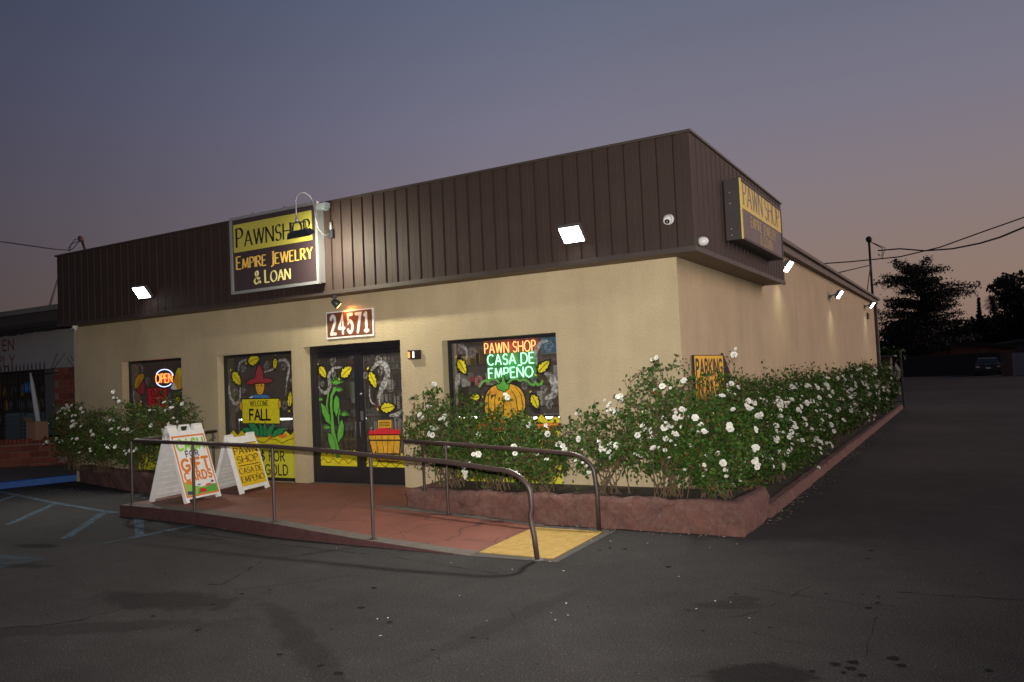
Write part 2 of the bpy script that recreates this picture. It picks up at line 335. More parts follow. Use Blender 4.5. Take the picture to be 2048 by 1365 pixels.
# ================================================================== GROUND
def ground_material():
    m = bpy.data.materials.new('asphalt'); m.use_nodes = True; t = m.node_tree; b = t.nodes['Principled BSDF']; n = t.nodes.new; l = t.links.new
    g = n('ShaderNodeNewGeometry')
    def noise(s, d=6, r=.6):
        x = n('ShaderNodeTexNoise'); x.inputs['Scale'].default_value = s; x.inputs['Detail'].default_value = d; x.inputs['Roughness'].default_value = r; l(g.outputs['Position'], x.inputs['Vector']); return x
    def rng_(src, a, b_, c, d):
        x = n('ShaderNodeMapRange'); l(src, x.inputs[0]); x.inputs[1].default_value = a; x.inputs[2].default_value = b_; x.inputs[3].default_value = c; x.inputs[4].default_value = d; return x.outputs[0]
    def mul(a, b_):
        x = n('ShaderNodeMath'); x.operation = 'MULTIPLY'; l(a, x.inputs[0])
        if isinstance(b_, float): x.inputs[1].default_value = b_
        else: l(b_, x.inputs[1])
        return x.outputs[0]
    big = rng_(noise(.45).outputs[0], .3, .7, .78, 1.18); mid = rng_(noise(2.6, 8, .7).outputs[0], .3, .7, .86, 1.12)
    fine = rng_(noise(90, 4, .7).outputs[0], .34, .66, .35, 1.7); spk = rng_(noise(70, 2, .5).outputs[0], .64, .72, 1.0, 3.0)
    val = mul(mul(mul(big, mid), fine), spk)
    # stains with their own shape: (x, y, rx, ry, angle, depth)
    edge = noise(5, 5); wob = rng_(edge.outputs[0], .3, .7, -.35, .35)
    st = [(onZ(330, 1201), .75, .26, 12, .45), (onZ(1450, 1210), .25, .12, 20, .35), (onZ(1490, 1198), .14, .08, 20, .35), (onZ(1515, 1352), .30, .20, 30, .6),
          (onZ(75, 1092), .33, .12, 10, .6), (onZ(30, 1132), .55, .10, 15, .5), (onZ(1020, 1240), .10, 1.0, -8, .18), (onZ(620, 1305), 1.7, .12, -32, .30), (onZ(100, 1260), 1.5, .15, 30, .3)]
    for p, rx, ry, ang, dep in st:
        mp = n('ShaderNodeMapping'); mp.vector_type = 'TEXTURE'; l(g.outputs['Position'], mp.inputs[0])
        mp.inputs['Location'].default_value = (p[0], p[1], 0); mp.inputs['Rotation'].default_value = (0, 0, R(ang)); mp.inputs['Scale'].default_value = (rx, ry, 1000)
        ln = n('ShaderNodeVectorMath'); ln.operation = 'LENGTH'; l(mp.outputs[0], ln.inputs[0])
        ad = n('ShaderNodeMath'); l(ln.outputs['Value'], ad.inputs[0]); l(wob, ad.inputs[1])
        val = mul(val, rng_(ad.outputs[0], .75, 1.1, 1-dep, 1.0))
    c = n('ShaderNodeMix'); c.data_type = 'RGBA'; c.blend_type = 'MULTIPLY'; c.inputs[0].default_value = 1
    c.inputs[6].default_value = (.043, .0405, .040, 1); cb = n('ShaderNodeCombineXYZ'); [l(val, cb.inputs[i]) for i in range(3)]; l(cb.outputs[0], c.inputs[7])
    l(c.outputs[2], b.inputs['Base Color']); b.inputs['Roughness'].default_value = .95; b.inputs['Specular IOR Level'].default_value = .12
    bp = n('ShaderNodeBump'); bp.inputs['Distance'].default_value = .004; l(noise(110, 3, .6).outputs[0], bp.inputs['Height']); l(bp.outputs[0], b.inputs['Normal'])
    return m
asphalt = ground_material()
mb = MB(); mb.poly([(-400, -60, 0), (400, -60, 0), (400, 700, 0), (-400, 700, 0)], asphalt)
ground = mb.build('ground', kind='structure', label='worn dark asphalt parking lot and driveway')
# far driveway apron of paler concrete
mb = MB(); mb.poly([(-6, 36, .004), (14, 36, .004), (14, 62, .004), (-6, 62, .004)], M('old_concrete', (.045, .037, .036), .95, var=.3, vs=.6, spec=.08))
mb.build('concrete_apron', kind='structure')

GP = Plane2((0, 0, .004), (1, 0, 0), (0, 1, 0))
def gline(name, pts_px, w, mat, z=.004, **kw):
    p = Plane2((0, 0, z), (1, 0, 0), (0, 1, 0)); pts = [onZ(*q)[:2] for q in pts_px]
    p.stroke(pts, w, mat, 0, caps=False); return p.build(name, None, kind='structure', **kw)
bl_paint = alpha_mat('worn_blue_line_paint', (.13, .21, .28), .05, .72, 16, .7)
bl_faint = alpha_mat('faded_blue_line_paint', (.10, .16, .20), .0, .5, 9, .7)
gline('parking_line', [(0, 984), (110, 1007), (232, 1027)], .10, bl_paint)
gline('parking_line', [(111, 1008), (60, 1030), (16, 1050)], .11, bl_paint)
gline('parking_line', [(31, 992), (-10, 1006)], .10, bl_paint)
gline('parking_line', [(207, 1026), (170, 1052), (128, 1078)], .12, bl_paint)
_p = Plane2((0, 0, .004), (1, 0, 0), (0, 1, 0)); _p.fill([onZ(*q)[:2] for q in ((267, 1037), (287, 1036), (288, 1074), (271, 1077))], bl_paint, 0); _p.build('parking_line', None, kind='structure')
gline('parking_line', [(392, 1051), (330, 1064), (262, 1078)], .10, bl_paint, z=.008)
gline('parking_line', [(262, 1078), (200, 1090)], .10, bl_faint, z=.008)
gline('parking_line', [(-30, 1120), (20, 1120), (48, 1128)], .45, bl_faint)
crack_line_m = alpha_mat('crack_filler_and_line', (.018, .017, .017), .0, .62, 5)
def jag(pts, step=.12, amp=.03):
    o = []
    for a, b in zip(pts[:-1], pts[1:]):
        a, b = np.array(a), np.array(b); n = max(1, int(np.linalg.norm(b-a)/step))
        for i in range(n): o.append(a+(b-a)*i/n+rng.normal(0, amp, 2))
    return o+[np.array(pts[-1])]
for px_, w, am in (([(360, 1062), (560, 1090), (780, 1114), (1000, 1150)], .018, .006), ([(418, 1170), (440, 1171), (470, 1158), (500, 1136), (525, 1124)], .028, .02),  # first run is a thin dark line beside the ramp, the rest cracks
                   ([(0, 1260), (150, 1245), (260, 1215)], .02, .02), ([(400, 1190), (560, 1170), (720, 1152)], .012, .02),
                   ([(1370, 1219), (1408, 1228)], .012, .006), ([(1460, 1238), (1510, 1225), (1570, 1200), (1620, 1175)], .014, .02),
                   ([(1500, 1178), (1620, 1195), (1720, 1210), (1790, 1214)], .012, .015), ([(1790, 1185), (1900, 1193), (2048, 1202)], .018, .01), ([(1735, 1320), (1740, 1270), (1755, 1235)], .008, .01),
                   ([(1500, 1265), (1570, 1285), (1680, 1302)], .008, .02), ([(1015, 1215), (1030, 1240)], .006, .01)):
    p = Plane2((0, 0, .0045), (1, 0, 0), (0, 1, 0)); p.stroke(jag([onZ(*q)[:2] for q in px_], amp=am), w, crack_line_m, 0, caps=False); p.build('crack', None, kind='structure')
# gum and oil spots, loose petals and leaves (nobody could count them)
p = Plane2((0, 0, .005), (1, 0, 0), (0, 1, 0)); spot_m = M('old_gum', (.010, .010, .010), .95, spec=.1)
spots = [(306, 1234), (484, 1189), (426, 1211), (396, 1262), (540, 1181), (748, 1177), (722, 1217), (780, 1246), (560, 1311), (676, 1349), (945, 1277), (642, 1333), (1337, 1135), (1756, 1207), (1738, 1217), (1788, 1318), (1804, 1332), (1671, 1330), (1708, 1326), (1703, 1338), (1724, 1352), (1220, 1097), (1200, 1102), (1249, 1099), (1742, 1102), (1736, 1118), (1978, 1342), (1625, 1344)]
spots += [(random.uniform(50, 2000), random.uniform(1120, 1360)) for _ in range(40)]
for i, q in enumerate(spots):
    c = onZ(*q); r = random.uniform(.02, .035) if i < 28 else random.uniform(.006, .018); ph = random.random()*6
    p.fill([(c[0]+r*(1+.3*math.sin(2*a+ph))*math.cos(a*.7), c[1]+r*.8*(1+.2*math.cos(3*a))*math.sin(a*.7)) for a in range(9)], spot_m, 0)
p.build('gum_spots', None, kind='stuff')

def debris(name, pts, mat, r0, r1, flat=.3):
    m_ = MB()
    for c in pts:
        r = random.uniform(r0, r1); a = random.random()*6.3; ca, sa = math.cos(a), math.sin(a); h = random.uniform(0, r*flat)
        m_.poly([(c[0]-r*ca, c[1]-r*sa, c[2]+.003), (c[0]+r*.55*sa, c[1]-r*.55*ca, c[2]+.003+h), (c[0]+r*ca, c[1]+r*sa, c[2]+.003), (c[0]-r*.5*sa, c[1]+r*.5*ca, c[2]+.004+h)], mat)
    return m_.build(name, None, kind='stuff')
pp = [(*onZ(*q)[:2], .004) for q in [(448, 1060), (531, 1070), (336, 1097), (1358, 1155), (1103, 1228), (1133, 1209), (776, 1238), (761, 1274), (755, 1240), (909, 1111), (1100, 1125), (1183, 1082), (1221, 1084), (1295, 1088), (1420, 1097), (1474, 1090), (182, 989), (120, 982), (270, 994), (170, 985), (235, 995), (673, 1098)]]
for _ in range(150): pp.append((.97+abs(random.gauss(0, .10)), random.uniform(-.3, 12), .004))
for _ in range(45): pp.append((random.uniform(-1.2, .9), -1.22-abs(random.gauss(0, .07)), .004))
for _ in range(60): pp.append((random.uniform(-12.6, -8), -.75-abs(random.gauss(0, .25)), .004))
for _ in range(14): q = onZ(random.uniform(900, 1500), random.uniform(1080, 1250)); pp.append((q[0], q[1], .004))
debris('fallen_petals', pp, petal_m, .006, .015)
debris('fallen_leaves', [(.98+abs(random.gauss(0, .10)), random.uniform(-.5, 14), .004) for _ in range(260)], M('dry_leaf', (.22, .15, .07), .8), .012, .028)

# ---------------------------------------------------------------- ramp and platform
EDGE = [(-7.47, -2.46), (-6.6, -2.49), (-5.7, -2.56), (-4.9, -2.68), (-4.1, -2.80), (-3.4, -2.83), (-2.6, -2.84), (-1.9, -2.85), (-1.3, -2.85)]
def rz(x): return float(np.interp(x, [-9, -4.3, -4.0, -2.6, -1.4, -1.3], [.16, .16, .150, .062, .006, .004]))
def ramp_material():
    m = M('stamped_red_concrete', (.185, .056, .038), .7, var=.28, vs=1.6, bump=.002, bs=60)
    t = m.node_tree; b = t.nodes['Principled BSDF']; n = t.nodes.new; l = t.links.new; src = b.inputs['Base Color'].links[0].from_socket
    g = n('ShaderNodeNewGeometry'); nz = n('ShaderNodeTexNoise'); nz.inputs['Scale'].default_value = 1.3; nz.inputs['Detail'].default_value = 3; l(g.outputs['Position'], nz.inputs['Vector'])
    mxv = n('ShaderNodeVectorMath'); mxv.operation = 'MULTIPLY_ADD'; l(nz.outputs['Color'], mxv.inputs[0]); mxv.inputs[1].default_value = (.55, .55, 0); l(g.outputs['Position'], mxv.inputs[2])
    v = n('ShaderNodeTexVoronoi'); v.feature = 'DISTANCE_TO_EDGE'; v.inputs['Scale'].default_value = 1.35; l(mxv.outputs[0], v.inputs['Vector'])
    r = n('ShaderNodeMapRange'); l(v.outputs['Distance'], r.inputs[0]); r.inputs[1].default_value = .002; r.inputs[2].default_value = .012; r.inputs[3].default_value = .45; r.inputs[4].default_value = 1
    c = n('ShaderNodeVectorMath'); c.operation = 'SCALE'; l(src, c.inputs[0]); l(r.outputs[0], c.inputs['Scale']); l(c.outputs[0], b.inputs['Base Color']); return m
ramp_m = ramp_material()
def ey(x): return float(np.interp(x, [e[0] for e in EDGE], [e[1] for e in EDGE]))
xs = list(np.linspace(-7.47, -1.33, 40))
mb = MB()
BACK = -.02
def yb(x):  # rear limit of the red surface
    return -1.2 if x > -3.37 else .16
def slab(mb, x0, x1, f0, f1, b0, b1, mat, lift=0.):
    mb.poly([(x0, f0, rz(x0)+lift), (x1, f1, rz(x1)+lift), (x1, b1, rz(x1)+lift), (x0, b0, rz(x0)+lift)], mat)
for a, b in zip(xs[:-1], xs[1:]): slab(mb, a, b, ey(a)+.20, ey(b)+.20, yb((a+b)/2) if b > -3.37 else -.0, yb((a+b)/2) if b > -3.37 else -.0, ramp_m, 0)
rampo = mb.build('ramp', kind='structure', label='stamped red concrete entrance ramp')
mb = MB()
mb.poly([(-6.29, 0, .158), (-4.30, 0, .158), (-4.30, .3, .158), (-6.29, .3, .158)], conc)
mb.build('threshold', kind='structure')
mb = MB()
for a, b in zip(xs[:-1], xs[1:]):
    slab(mb, a, b, ey(a), ey(b), ey(a)+.20, ey(b)+.20, conc, .001)
    mb.poly([(a, ey(a), -.02), (b, ey(b), -.02), (b, ey(b), rz(b)-.001+.002), (a, ey(a), rz(a)+.001)], kerb_maroon)
mb.poly([(-7.47, .0, -.02), (-7.47, -2.46, -.02), (-7.47, -2.46, .161), (-7.47, .0, .161)], kerb_maroon)
mb.build('ramp_kerb', kind='structure', label='dark maroon painted kerb edge of the ramp')
mb = MB(); mb.poly([(-3.9, -1.45, rz(-3.9)+.003), (-2.6, -1.32, rz(-2.6)+.003), (-1.35, -1.33, rz(-1.35)+.003), (-1.35, -1.2, rz(-1.35)+.003), (-3.37, -1.2, rz(-3.37)+.003)], conc)
mb.build('concrete_strip', kind='structure')
mb = MB(); mb.poly([(-1.36, -2.87, .005), (-.38, -2.80, .005), (-.42, -1.28, .005), (-1.36, -1.28, .005)], M('concrete_mat_surround', (.075, .065, .058), .9, var=.3, vs=9))
mb.build('concrete_mat_border', kind='structure')
# tactile mat with truncated domes
tac_m = M('tactile_yellow', (.42, .27, .065), .8, var=.25, vs=9)
mat_o = empty('tactile_mat', (-.91, -2.07, .008), 'yellow rectangular mat with raised domes at the foot of the ramp', 'tactile paving')
c4 = [np.array(onZ(*q)[:2]) for q in ((958, 1107), (1107, 1120), (1207, 1066), (1068, 1057))]
mb = MB(); mb.faces([(*c, .007) for c in c4]+[(*c, .014) for c in c4], [(4, 5, 6, 7), (0, 1, 5, 4), (1, 2, 6, 5), (2, 3, 7, 6), (3, 0, 4, 7)], tac_m)
mb.build('base_sheet', mat_o)
mb = MB()
nu, nv = 14, 22
for i in range(nu):
    for j in range(nv):
        u, v = (i+.5)/nu, (j+.5)/nv
        q = c4[0]*(1-u)*(1-v)+c4[1]*u*(1-v)+c4[2]*u*v+c4[3]*(1-u)*v
        mb.lathe((*q, .014), (0, 0, 1), [(0, .013), (.004, .0105), (.005, .006)], tac_m, 6, False)
mb.build('dome', mat_o, kind='stuff')

# ---------------------------------------------------------------- planters (rough plaster walls), beds, driveway kerb
def rough_wall(name, pts, h0, th, label, parent=None, cat='planter'):
    """pts: plan polyline of the outer face (left to right), wall thickness th to its left-hand side, top h0(x)"""
    bm = bmesh.new(); L = [np.array(p, float) for p in pts]; seg = []
    for a, b in zip(L[:-1], L[1:]):
        n = max(2, int(np.linalg.norm(b-a)/.04))
        seg += [a+(b-a)*i/n for i in range(n)]
    seg.append(L[-1])
    prof = [(0, z/8) for z in range(0, 9)]+[(k/3, 1) for k in (1, 2, 3)]+[(1, .5), (1, 0)]
    rows = []
    for i, p_ in enumerate(seg):
        d = seg[min(i+1, len(seg)-1)]-seg[max(i-1, 0)]; d /= np.linalg.norm(d); nn = np.array([-d[1], d[0]]); row = []
        for (k, z) in prof:
            amp = .010*(math.sin(p_[0]*9+p_[1]*7+z*5)+math.sin(p_[0]*23+z*11+p_[1]*13)*.6)+rng.normal(0, .003)
            zz = (z*h0-.02) if z < 1 else h0+amp*.8
            inn = .018 if (z == 1 and k == 0) else 0
            q = p_+nn*(k*th+inn)+nn*amp
            row.append(bm.verts.new((q[0], q[1], zz-(inn*.7))))
        rows.append(row)
    for a, b in zip(rows[:-1], rows[1:]):
        for j in range(len(prof)-1): bm.faces.new((a[j], b[j], b[j+1], a[j+1]))
    for row in (rows[0][::-1], rows[-1]): bm.faces.new(row)
    for f in bm.faces: f.smooth = True
    me = bpy.data.meshes.new(name); bm.to_mesh(me); bm.free(); me.materials.append(planter_m)
    o = bpy.data.objects.new(name, me); link(o, parent)
    return o
pr = empty('planter', (-1.2, -1.2, 0), 'long low red plaster planter wall in front of the pumpkin window', 'planter')
w1 = rough_wall('planter_wall', [(-3.37, -.02), (-3.37, -1.2), (.95, -1.2), (.95, -.08)], .345, .15, '', None); w1.parent = pr; w1.location = (1.2, 1.2, 0)
mb = MB(); mb.poly([(-3.25, -1.1, .285), (.82, -1.1, .285), (.82, 0, .285), (-3.25, 0, .285)], soil); mb.build('soil', pr)
plf = [(-12.62, .02), (-11.5, -.27), (-10.33, -.55), (-9.08, -.84), (-7.52, -1.2)]
pl_ = empty('planter', (-10, -.6, 0), 'low dark red plaster planter wall left of the folding signs', 'planter')
w2 = rough_wall('planter_wall', plf, .34, .15, '', None); w2.parent = pl_; w2.location = (10, .6, 0)
mb = MB(); mb.poly([(-12.6, .0, .29), (-7.5, -1.1, .29), (-7.5, 0, .29)], soil); mb.build('soil', pl_)
mb = MB(); mb.poly([(0, -.1, .09), (.84, -.1, .09), (.84, 21, .09), (0, 21, .09)], soil); mb.build('garden_bed', kind='structure')
mb = MB()
kp = [(.98, 0), (.965, .105), (.94, .125), (.85, .125), (.83, .10), (.83, 0)]; ys = np.linspace(-.10, 21.0, 90)
rows = [[(x+rng.normal(0, .004), y, z+(rng.normal(0, .003) if z else -.01)) for x, z in kp] for y in ys]
for a, b in zip(rows[:-1], rows[1:]):
    for j in range(len(kp)-1): mb.poly([a[j], b[j], b[j+1], a[j+1]], planter_m)
mb.poly(rows[0], planter_m)
mb.build('driveway_kerb', kind='structure', label='red painted kerb along the driveway')

# ================================================================== THE SHOP
BX0, BY1 = -12.63, 24.0
ZS, ZT, FY, FX = 3.105, 4.50, -.433, .372
shop = empty('pawn_shop', (-6.3, 0, 0), 'single storey cream stucco shop with a deep brown metal fascia', 'building')
OPN = {'w1': (-11.07, -9.32, .17, 2.335), 'w2': (-8.36, -6.56, .15, 2.312), 'door': (-6.285, -4.31, .155, 2.352), 'w4': (-3.548, -1.702, .20, 2.29)}
# front wall with its openings, 0.37 thick, reveals 0.14 deep to the frames
mb = MB()
xsw = sorted({BX0, 0.0, *[v for o in OPN.values() for v in o[:2]]}); 
for a, b in zip(xsw[:-1], xsw[1:]):
    op = [o for o in OPN.values() if abs(o[0]-a) < 1e-6]
    zr = [(0, ZS)] if not op else [(0, op[0][2]), (op[0][3], ZS)]
    for z0, z1 in zr:
        n = max(1, int((b-a)/.5)); 
        mb.poly([(a, 0, z0), (b, 0, z0), (b, 0, z1), (a, 0, z1)], stucco)
        mb.poly([(b, .37, z0), (a, .37, z0), (a, .37, z1), (b, .37, z1)], stucco)
for x0, x1, z0, z1 in OPN.values():
    mb.poly([(x0, 0, z0), (x0, 0, z1), (x0, .37, z1), (x0, .37, z0)], stucco); mb.poly([(x1, 0, z1), (x1, 0, z0), (x1, .37, z0), (x1, .37, z1)], stucco)
    mb.poly([(x0, 0, z1), (x1, 0, z1), (x1, .37, z1), (x0, .37, z1)], stucco); mb.poly([(x1, 0, z0), (x0, 0, z0), (x0, .37, z0), (x1, .37, z0)], stucco)
mb.poly([(BX0, 0, ZS), (0, 0, ZS), (0, .37, ZS), (BX0, .37, ZS)], stucco)
mb.build('front_wall', shop)
mb = MB(); mb.poly([(0, 0, 0), (0, BY1, 0), (0, BY1, 4.02), (0, 4.8, 4.02), (0, 4.8, ZS), (0, 0, ZS)], stucco)
mb.poly([(BX0, BY1, 0), (BX0, 0, 0), (BX0, 0, ZS), (BX0, BY1, ZS)], stucco); mb.poly([(0, BY1, 0), (BX0, BY1, 0), (BX0, BY1, 4.02), (0, BY1, 4.02)], stucco)
mb.poly([(-.2, BY1-.1, 0), (-.2, .37, 0), (-.2, .37, 3), (-.2, BY1-.1, 3)], stucco)
mb.build('side_wall', shop)
# roof
roof_m = M('roof_gravel', (.12, .10, .09), .9, var=.2, vs=5)
mb = MB(); mb.poly([(BX0, 4.6, 4.03), (.05, 4.6, 4.03), (.05, BY1+.1, 4.03), (BX0, BY1+.1, 4.03)], roof_m); mb.poly([(BX0, -.3, 3.6), (.2, -.3, 3.6), (.2, 4.7, 3.6), (BX0, 4.7, 3.6)], roof_m); mb.build('roof', shop)
eave_m = M('eave_trim', (.13, .10, .085), .7, var=.3, vs=4)
mb = MB(); mb.box((.0, 4.80, 3.86), (.13, BY1+.15, 4.00), eave_m); mb.box((-.05, 4.80, 4.00), (.20, BY1+.2, 4.07), eave_m); mb.build('eave_board', shop)
# soffit
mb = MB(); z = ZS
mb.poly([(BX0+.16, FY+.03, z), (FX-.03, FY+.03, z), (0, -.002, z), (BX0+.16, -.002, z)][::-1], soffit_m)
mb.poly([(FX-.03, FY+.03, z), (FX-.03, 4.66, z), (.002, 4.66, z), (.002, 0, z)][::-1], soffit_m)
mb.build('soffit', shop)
# fascia backing, cap, bottom trim
FL = -12.45; FE = 4.70
mb = MB(); mb.box((FL, FY+.03, ZS), (FX-.03, FY+.06, ZT-.02), fascia_m); mb.box((FX-.06, FY+.06, ZS), (FX-.03, FE, ZT-.02), fascia_m)
mb.box((FL, FY+.03, ZS), (FL+.03, .2, ZT-.02), fascia_trim); mb.box((FX-.03, FE-.02, ZS), (.0, FE, ZT-.02), fascia_trim); mb.build('fascia_backing', shop)
mb = MB(); mb.box((FL-.02, FY-.022, ZT-.02), (FX+.022, FY+.10, ZT+.012), fascia_trim, .006); mb.box((FX-.10, FY+.10, ZT-.02), (FX+.022, FE+.02, ZT+.012), fascia_trim, .006)
mb.build('cap_flashing', shop)
mb = MB(); mb.box((FL-.01, FY-.012, ZS-.015), (FX+.012, FY+.028, ZS+.045), fascia_trim); mb.box((FX-.028, FY+.028, ZS-.015), (FX+.012, FE, ZS+.045), fascia_trim)
mb.build('bottom_trim', shop)
# ribbed panels, each its own piece
pit = .205
def panel_mesh(L=1.0):
    m_ = MB(); zz0, zz1 = ZS+.045, ZT-.02
    prof = [(0, .0), (.026, .0), (.032, .028), (.100, .028), (.104, .0300), (.112, .0300), (.116, .028), (.199, .028), (.205, .0)]
    for (a, da), (b, db) in zip(prof[:-1], prof[1:]): m_.poly([(a*L, -da-.001, zz0), (b*L, -db-.001, zz0), (b*L, -db-.001, zz1), (a*L, -da-.001, zz1)], fascia_m)
    for zc in (zz0, zz1): m_.poly([(a*L, -d-.001, zc) for a, d in prof]+[(.205*L, .02, zc), (0, .02, zc)], fascia_m)
    return m_
npan = int(round((FX-.02-FL)/pit)); pf = (FX-FL)/npan/pit
pm = panel_mesh(pf); first = pm.build('fascia_panel', None, loc=(0, 0, 0)); first.parent = shop
shl = np.array(shop.location)
for i in range(npan):
    o = first if i == 0 else link(first.copy(), shop); o.location = np.array([FL+i*pit*pf, FY+.030, 0])-shl
nsp = int(round((FE-FY)/.215))
pm2 = panel_mesh((FE-FY-.002)/nsp/pit); s1 = pm2.build('fascia_panel', None, loc=(0, 0, 0)); s1.parent = shop
for i in range(nsp):
    o = s1 if i == 0 else link(s1.copy(), shop); o.rotation_euler.z = R(90); o.location = np.array([FX-.030, FY+(FE-FY)/nsp*i, 0])-shl
# interior
inm = M('interior_wall', (.26, .20, .17), .9, var=.3, vs=1.5); inf = M('interior_floor', (.10, .08, .07), .5); tan_m = M('tan_door_trim', (.34, .22, .10), .6)
mb = MB()
mb.poly([(BX0+.1, .38, .15), (-.2, .38, .15), (-.2, 7, .15), (BX0+.1, 7, .15)], inf); mb.poly([(BX0+.1, 7, .15), (-.2, 7, .15), (-.2, 7, 3), (BX0+.1, 7, 3)][::-1], inm)
mb.poly([(BX0+.1, .38, 3), (-.2, .38, 3), (-.2, 7, 3), (BX0+.1, 7, 3)][::-1], inm); mb.poly([(BX0+.1, .38, .15), (BX0+.1, 7, .15), (BX0+.1, 7, 3), (BX0+.1, .3, 3)], inm)
mb.build('interior_room', shop)
tube_m = M('tube_light', (1, 1, 1), emis=(1, .98, .92), es=12); ceil_m = M('ceiling_tube', (1, 1, 1), emis=(1, .95, .85), es=42)
for (x, y, L) in ((-7.2, 3.2, 1.2), (-2.6, 3.6, 1.2), (-5.4, 4.8, 1.2), (-10.3, 4.4, 1.2)):
    mb = MB(); mb.box((x, y, 2.93), (x+L, y+.16, 2.985), white_p); mb.box((x+.02, y+.04, 2.905), (x+L-.02, y+.12, 2.93), ceil_m); mb.build('ceiling_light', shop)
# display cases
case_m = M('case_wood', (.05, .035, .03), .5); g2 = glass('case_glass', (.85, .88, .9), .8)
goods_m = [M('goods_%s' % n, c, .4, metal=mt) for n, c, mt in (('gold', (.8, .55, .15), .8), ('silver', (.7, .7, .72), .8), ('blue', (.08, .2, .5), 0), ('red', (.5, .05, .05), 0), ('cream', (.6, .55, .45), 0), ('black', (.03, .03, .03), 0))]
cs = [(-6.1, 2.3, 1.7), (-3.2, 1.9, 1.5), (-7.9, 2.6, 1.2), (-10.9, 2.6, 1.6)]
for i, (x, y, L) in enumerate(cs):
    t = empty('display_case', (x+L/2, y+.25, .15), ['glass jewelry display case with a lit top seen through the doors', 'glass display case with a bright tube behind the pumpkin window', 'glass display case behind the scarecrow window', 'glass display case behind the window with the neon open sign'][i], 'display case', 'glass display cases in the shop')
    mb = MB(); mb.box((x, y, .15), (x+L, y+.5, .60), case_m); mb.box((x, y+.47, .6), (x+L, y+.5, 1.05), case_m); mb.build('cabinet', t)
    mb = MB(); mb.box((x, y, 1.06), (x+L, y+.5, 1.08), case_m); mb.box((x, y, .6), (x+.02, y+.02, 1.06), alu); mb.box((x+L-.02, y, .6), (x+L, y+.02, 1.06), alu); mb.build('frame', t)
    mb = MB(); mb.poly([(x+.02, y+.01, .6), (x+L-.02, y+.01, .6), (x+L-.02, y+.01, 1.06), (x+.02, y+.01, 1.06)], g2); mb.build('pane', t)
    mb = MB(); mb.box((x+.04, y+.04, 1.02), (x+L-.04, y+.07, 1.05), tube_m); mb.build('light_tube', t)
    mb = MB()
    for k in range(16):
        gx = x+.08+random.random()*(L-.2); gy = y+.08+random.random()*.3; s_ = random.uniform(.02, .05); zz = .6 if k % 2 else .80
        mb.box((gx, gy, zz), (gx+s_, gy+s_, zz+s_*random.uniform(.5, 2)), random.choice(goods_m))
    mb.box((x+.02, y+.05, .785), (x+L-.02, y+.45, .795), g2)
    mb.build('jewelry', t, kind='stuff')
# shelving with goods along the back
t = empty('goods_shelf', (-6, 6.7, .15), 'long dark shelf of assorted goods along the back wall inside the shop', 'shelf')
mb = MB()
for z in (.5, 1.0, 1.5, 2.0): mb.box((-12, 6.4, z), (-.6, 6.95, z+.03), case_m)
for k in range(9): mb.box((-12+k*1.42, 6.4, .15), (-11.96+k*1.42, 6.95, 2.3), case_m)
mb.build('rack', t); mb = MB()
for k in range(120):
    x = random.uniform(-11.9, -.9); z = random.choice((.53, 1.03, 1.53, 2.03)); w = random.uniform(.08, .3); h = random.uniform(.08, .4); mb.box((x, 6.5, z), (x+w, 6.8, z+h), random.choice(goods_m))
mb.build('goods', t, kind='stuff')

# ---------------------------------------------------------------- windows
YG = .175
def storefront(key, name, door=False):
    x0, x1, z0, z1 = OPN[key]; fw = .055
    mb = MB()
    mb.box((x0, .14, z0), (x0+fw, .22, z1), black_frame); mb.box((x1-fw*.6, .14, z0), (x1, .22, z1), black_frame)
    mb.box((x0+fw, .14, z1-fw*.8), (x1-fw*.6, .22, z1), black_frame); mb.box((x0+fw, .14, z0), (x1-fw*.6, .22, z0+fw), black_frame)
    return mb
def window(key):
    x0, x1, z0, z1 = OPN[key]; w = storefront(key, 'window').build('window', shop)
    mb = MB(); mb.poly([(x0+.05, YG, z0+.05), (x1-.03, YG, z0+.05), (x1-.03, YG, z1-.04), (x0+.05, YG, z1-.04)], pane_g); mb.build('pane', w)
    return w
WP = lambda: Plane2((0, YG-.004, 0), (1, 0, 0), (0, 0, 1))   # paint lies on the outer face of the glass
WIN = {k: window(k) for k in ('w1', 'w2', 'w4')}
def zoomer(ox, oy, s): return lambda x, y: (ox+x/s, oy+y/s)
LEAF = [(0, .03), (.10, .20), (.16, .40), (.22, .33), (.30, .46), (.38, .52), (.44, .38), (.58, .46), (.64, .32), (.76, .30), (.80, .20), (1, 0)]
def leaf(win, a, b, zf, wid=1.0, mat=None, bend=0):
    p = WP(); A = np.array(p.px(*zf(*a))); B = np.array(p.px(*zf(*b))); d = B-A; L = np.linalg.norm(d); d = d/L; n = np.array([-d[1], d[0]])
    up = [A+d*t*L+n*w*L*.80*wid for t, w in LEAF]; dn = [A+d*(t+.03 if 0 < t < 1 else t)*L-n*w*L*.72*wid for t, w in LEAF]
    out_ = up+dn[::-1][1:]
    p.fill(out_, mat or paint_yel, 1); p.stroke(out_, .021, paint_blk, 2, closed=True)
    p.stroke([A-d*.10*L+n*.03*L, A, A+d*.5*L+n*.02*L, A+d*.92*L], .010, paint_blk, 2)
    q = A-d*.08*L; p.fill([q+n*.05*L, q-d*.10*L+n*.09*L, q-d*.08*L-n*.06*L, q-n*.03*L], mat or paint_yel, 1)
    return p.build('painted_leaf', win)
